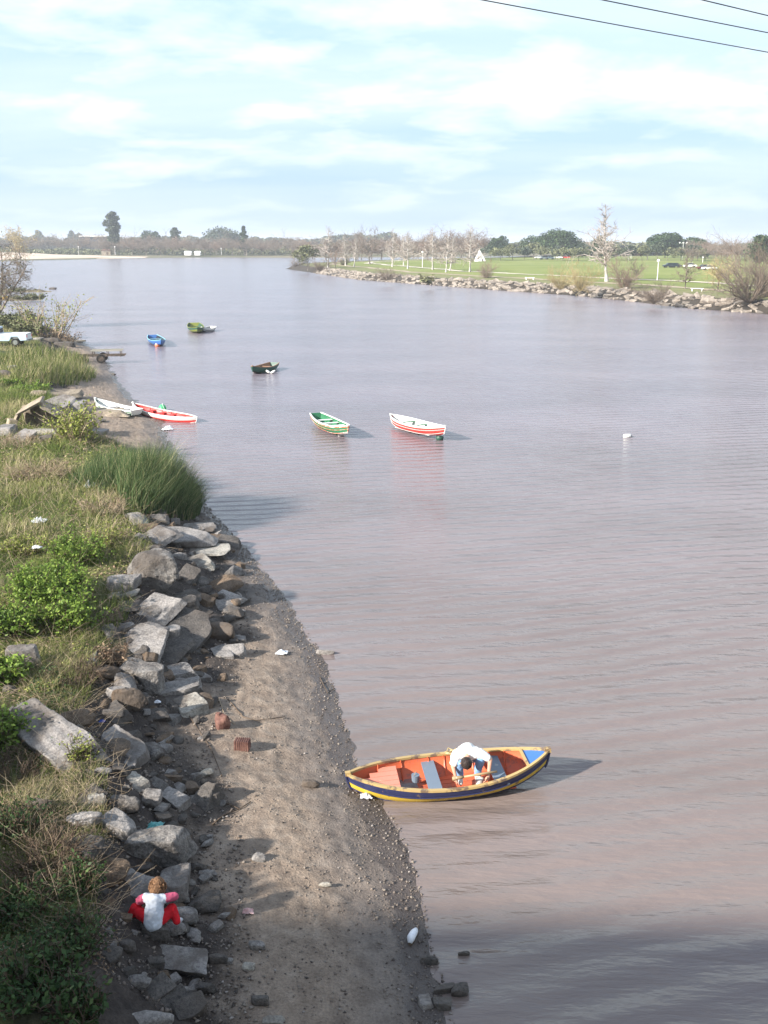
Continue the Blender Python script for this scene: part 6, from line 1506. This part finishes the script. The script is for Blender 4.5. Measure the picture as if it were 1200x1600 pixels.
for px, by, mt, lb in [(842, 404, M_CARW, 'white car leftmost under the dome pair'), (850, 405, M_CARW, 'second white car under the dome pair'), (859, 405, M_CAR, 'pale blue car under the dome pair'), (872, 404, M_CARW, 'white car right of the pale blue one under the domes'), (884, 404, B_RED, 'dark red car under the large dome'), (1046, 418, M_GLS, 'dark car parked under the lone dome, left one'), (1054, 418, M_GLS, 'dark car parked under the lone dome, right one'), (1078, 418, M_CARW, 'white car parked left of the tan crowned tree'), (1100, 421, B_DRED, 'brown car parked behind the tan crowned tree'), (1108, 422, M_CARW, 'white car at the right end of the parked row')]:
    car(at(px, by, PZ), R(random.uniform(-15, 15)), mt, lb)
for px, by, w, h_, lb in [(294, 394, 4.2, 1.7, 'long low white shed under the far wood, left one'), (309, 394, 3.6, 1.7, 'low white shed under the far wood, right one')]:
    p = land(px, 672, 1.3); bd = empty('white_shed', p, 0, lb, 'shed'); mb = MB(); mb.box((0, 0, h_ / 2), (w, 4, h_)); mb.build('wall', M_WALLW, bd); mb = MB(); mb.add([(-w / 2 - .3, -2.3, h_), (w / 2 + .3, -2.3, h_), (w / 2 + .3, 2.3, h_), (-w / 2 - .3, 2.3, h_), (-w / 2, 0, h_ + 1), (w / 2, 0, h_ + 1)], [(0, 1, 5, 4), (2, 3, 4, 5), (0, 4, 3), (1, 2, 5), (3, 2, 1, 0)]); mb.build('roof', M_WALLW, bd)
    for k in range(3): mb = MB(); mb.box((-w / 3 + k * w / 3, -2.02, h_ * .5), (w / 8, .05, h_ * .35)); mb.build('window', M_GLS, bd)
p = land(150, 900, 1.3); bd = empty('flat_roofed_hall', p, 0, 'flat-roofed hall with a pale fascia above the wood left of the eucalyptus', 'building')
mb = MB(); mb.box((0, 0, 6.5), (22, 14, 12.9)); mb.build('wall', M_GLS, bd); mb = MB(); mb.box((0, 0, 13.2), (24, 14.4, .7)); mb.build('roof', M_WALLW, bd)
p = land(167, 690, 1.3); bd = empty('riverside_hut', p, 0, 'small hut with a brown roof below the tall eucalyptus', 'hut')
mb = MB(); mb.box((0, 0, 1.5), (6, 4, 3)); mb.build('wall', M_ROCK['tan'], bd); mb = MB(); mb.add([(-3.6, -2.5, 2.9), (3.6, -2.5, 2.9), (3.6, 2.5, 2.9), (-3.6, 2.5, 2.9), (0, 0, 4.6)], [(0, 1, 4), (1, 2, 4), (2, 3, 4), (3, 0, 4), (3, 2, 1, 0)]); mb.build('roof', M_TERRA, bd); mb = MB(); mb.box((1, -2.02, 1.1), (1, .06, 2.1)); mb.build('door', M_DKT, bd)

# ------------------------------------------------------------------ power lines above the river
M_WIRE = mottled('cable', (0.03, 0.03, 0.035), (0.05, 0.05, 0.055), 1, .6, 0)
def two(pa, pb, z): a_ = at_h(*pa, z); b_ = at_h(*pb, z); return a_, b_
def at_h(px, py, z): d = ray(px, py); t = (z - CAM_H) / d.z; return Vector((d.x * t, d.y * t, z))
A0, B0 = at_h(770, -1, 19.0), at_h(1200, 78, 19.0); dW = (B0 - A0).normalized()
ends = []
for j, (pa, pb, lb) in enumerate([((770, -1), (1200, 78), 'lowest and longest of the three cables crossing the sky'), ((958, -1), (1200, 47), 'middle one of the three cables crossing the sky'), ((1112, -1), (1200, 20), 'shortest cable in the top right corner of the sky')]):
    a_, b_ = at_h(*pa, 19.0 + j * .0), at_h(*pb, 19.0); d = (b_ - a_).normalized(); s0, s1 = a_ - d * 95, a_ + d * (120 - j * 4)
    pts = []
    for i in range(41):
        t = i / 40; q_ = s0.lerp(s1, t); q_.z += 1.2 * (2 * t - 1) ** 2 - .1; pts.append(q_)
    mb = MB(); mb.tube(pts, .022, 5); tag(mb.build('power_line', M_WIRE, None, True), lb, 'cable'); ends.append((pts[0], pts[-1]))
for e in (0, 1):
    c = sum((x[e] for x in ends), Vector()) / 3; gzz = 1.5; root = empty('utility_pole', (c.x, c.y, gzz - .5), math.atan2(ends[2][e].y - ends[0][e].y, ends[2][e].x - ends[0][e].x), 'utility pole carrying the three cables on the %s bank' % ('near', 'park')[e], 'pole')
    mb = MB(); mb.tube([(0, 0, 0), (0, 0, c.z - gzz + .6)], [.17, .11], 10); mb.build('pole', M_TIMB, root)
    L_ = (ends[2][e] - ends[0][e]).length + .6; mb = MB(); mb.box((0, 0, c.z - gzz + .3), (L_, .12, .12)); mb.build('cross_arm', M_TIMB, root)

# ------------------------------------------------------------------ air
hzm = bpy.data.materials.new('haze_air'); hzm.use_nodes = True; t_ = hzm.node_tree; t_.nodes.clear()
pv = t_.nodes.new('ShaderNodeVolumePrincipled'); ov = t_.nodes.new('ShaderNodeOutputMaterial'); t_.links.new(pv.outputs[0], ov.inputs['Volume'])
pv.inputs['Color'].default_value = (0.86, 0.92, 1.0, 1); pv.inputs['Density'].default_value = 0.00030; pv.inputs['Anisotropy'].default_value = 0.1
mb = MB(); mb.box((0, 2500, 20), (14000, 11000, 48)); hz_o = mb.build('haze', hzm); tag(hz_o, kind='stuff')
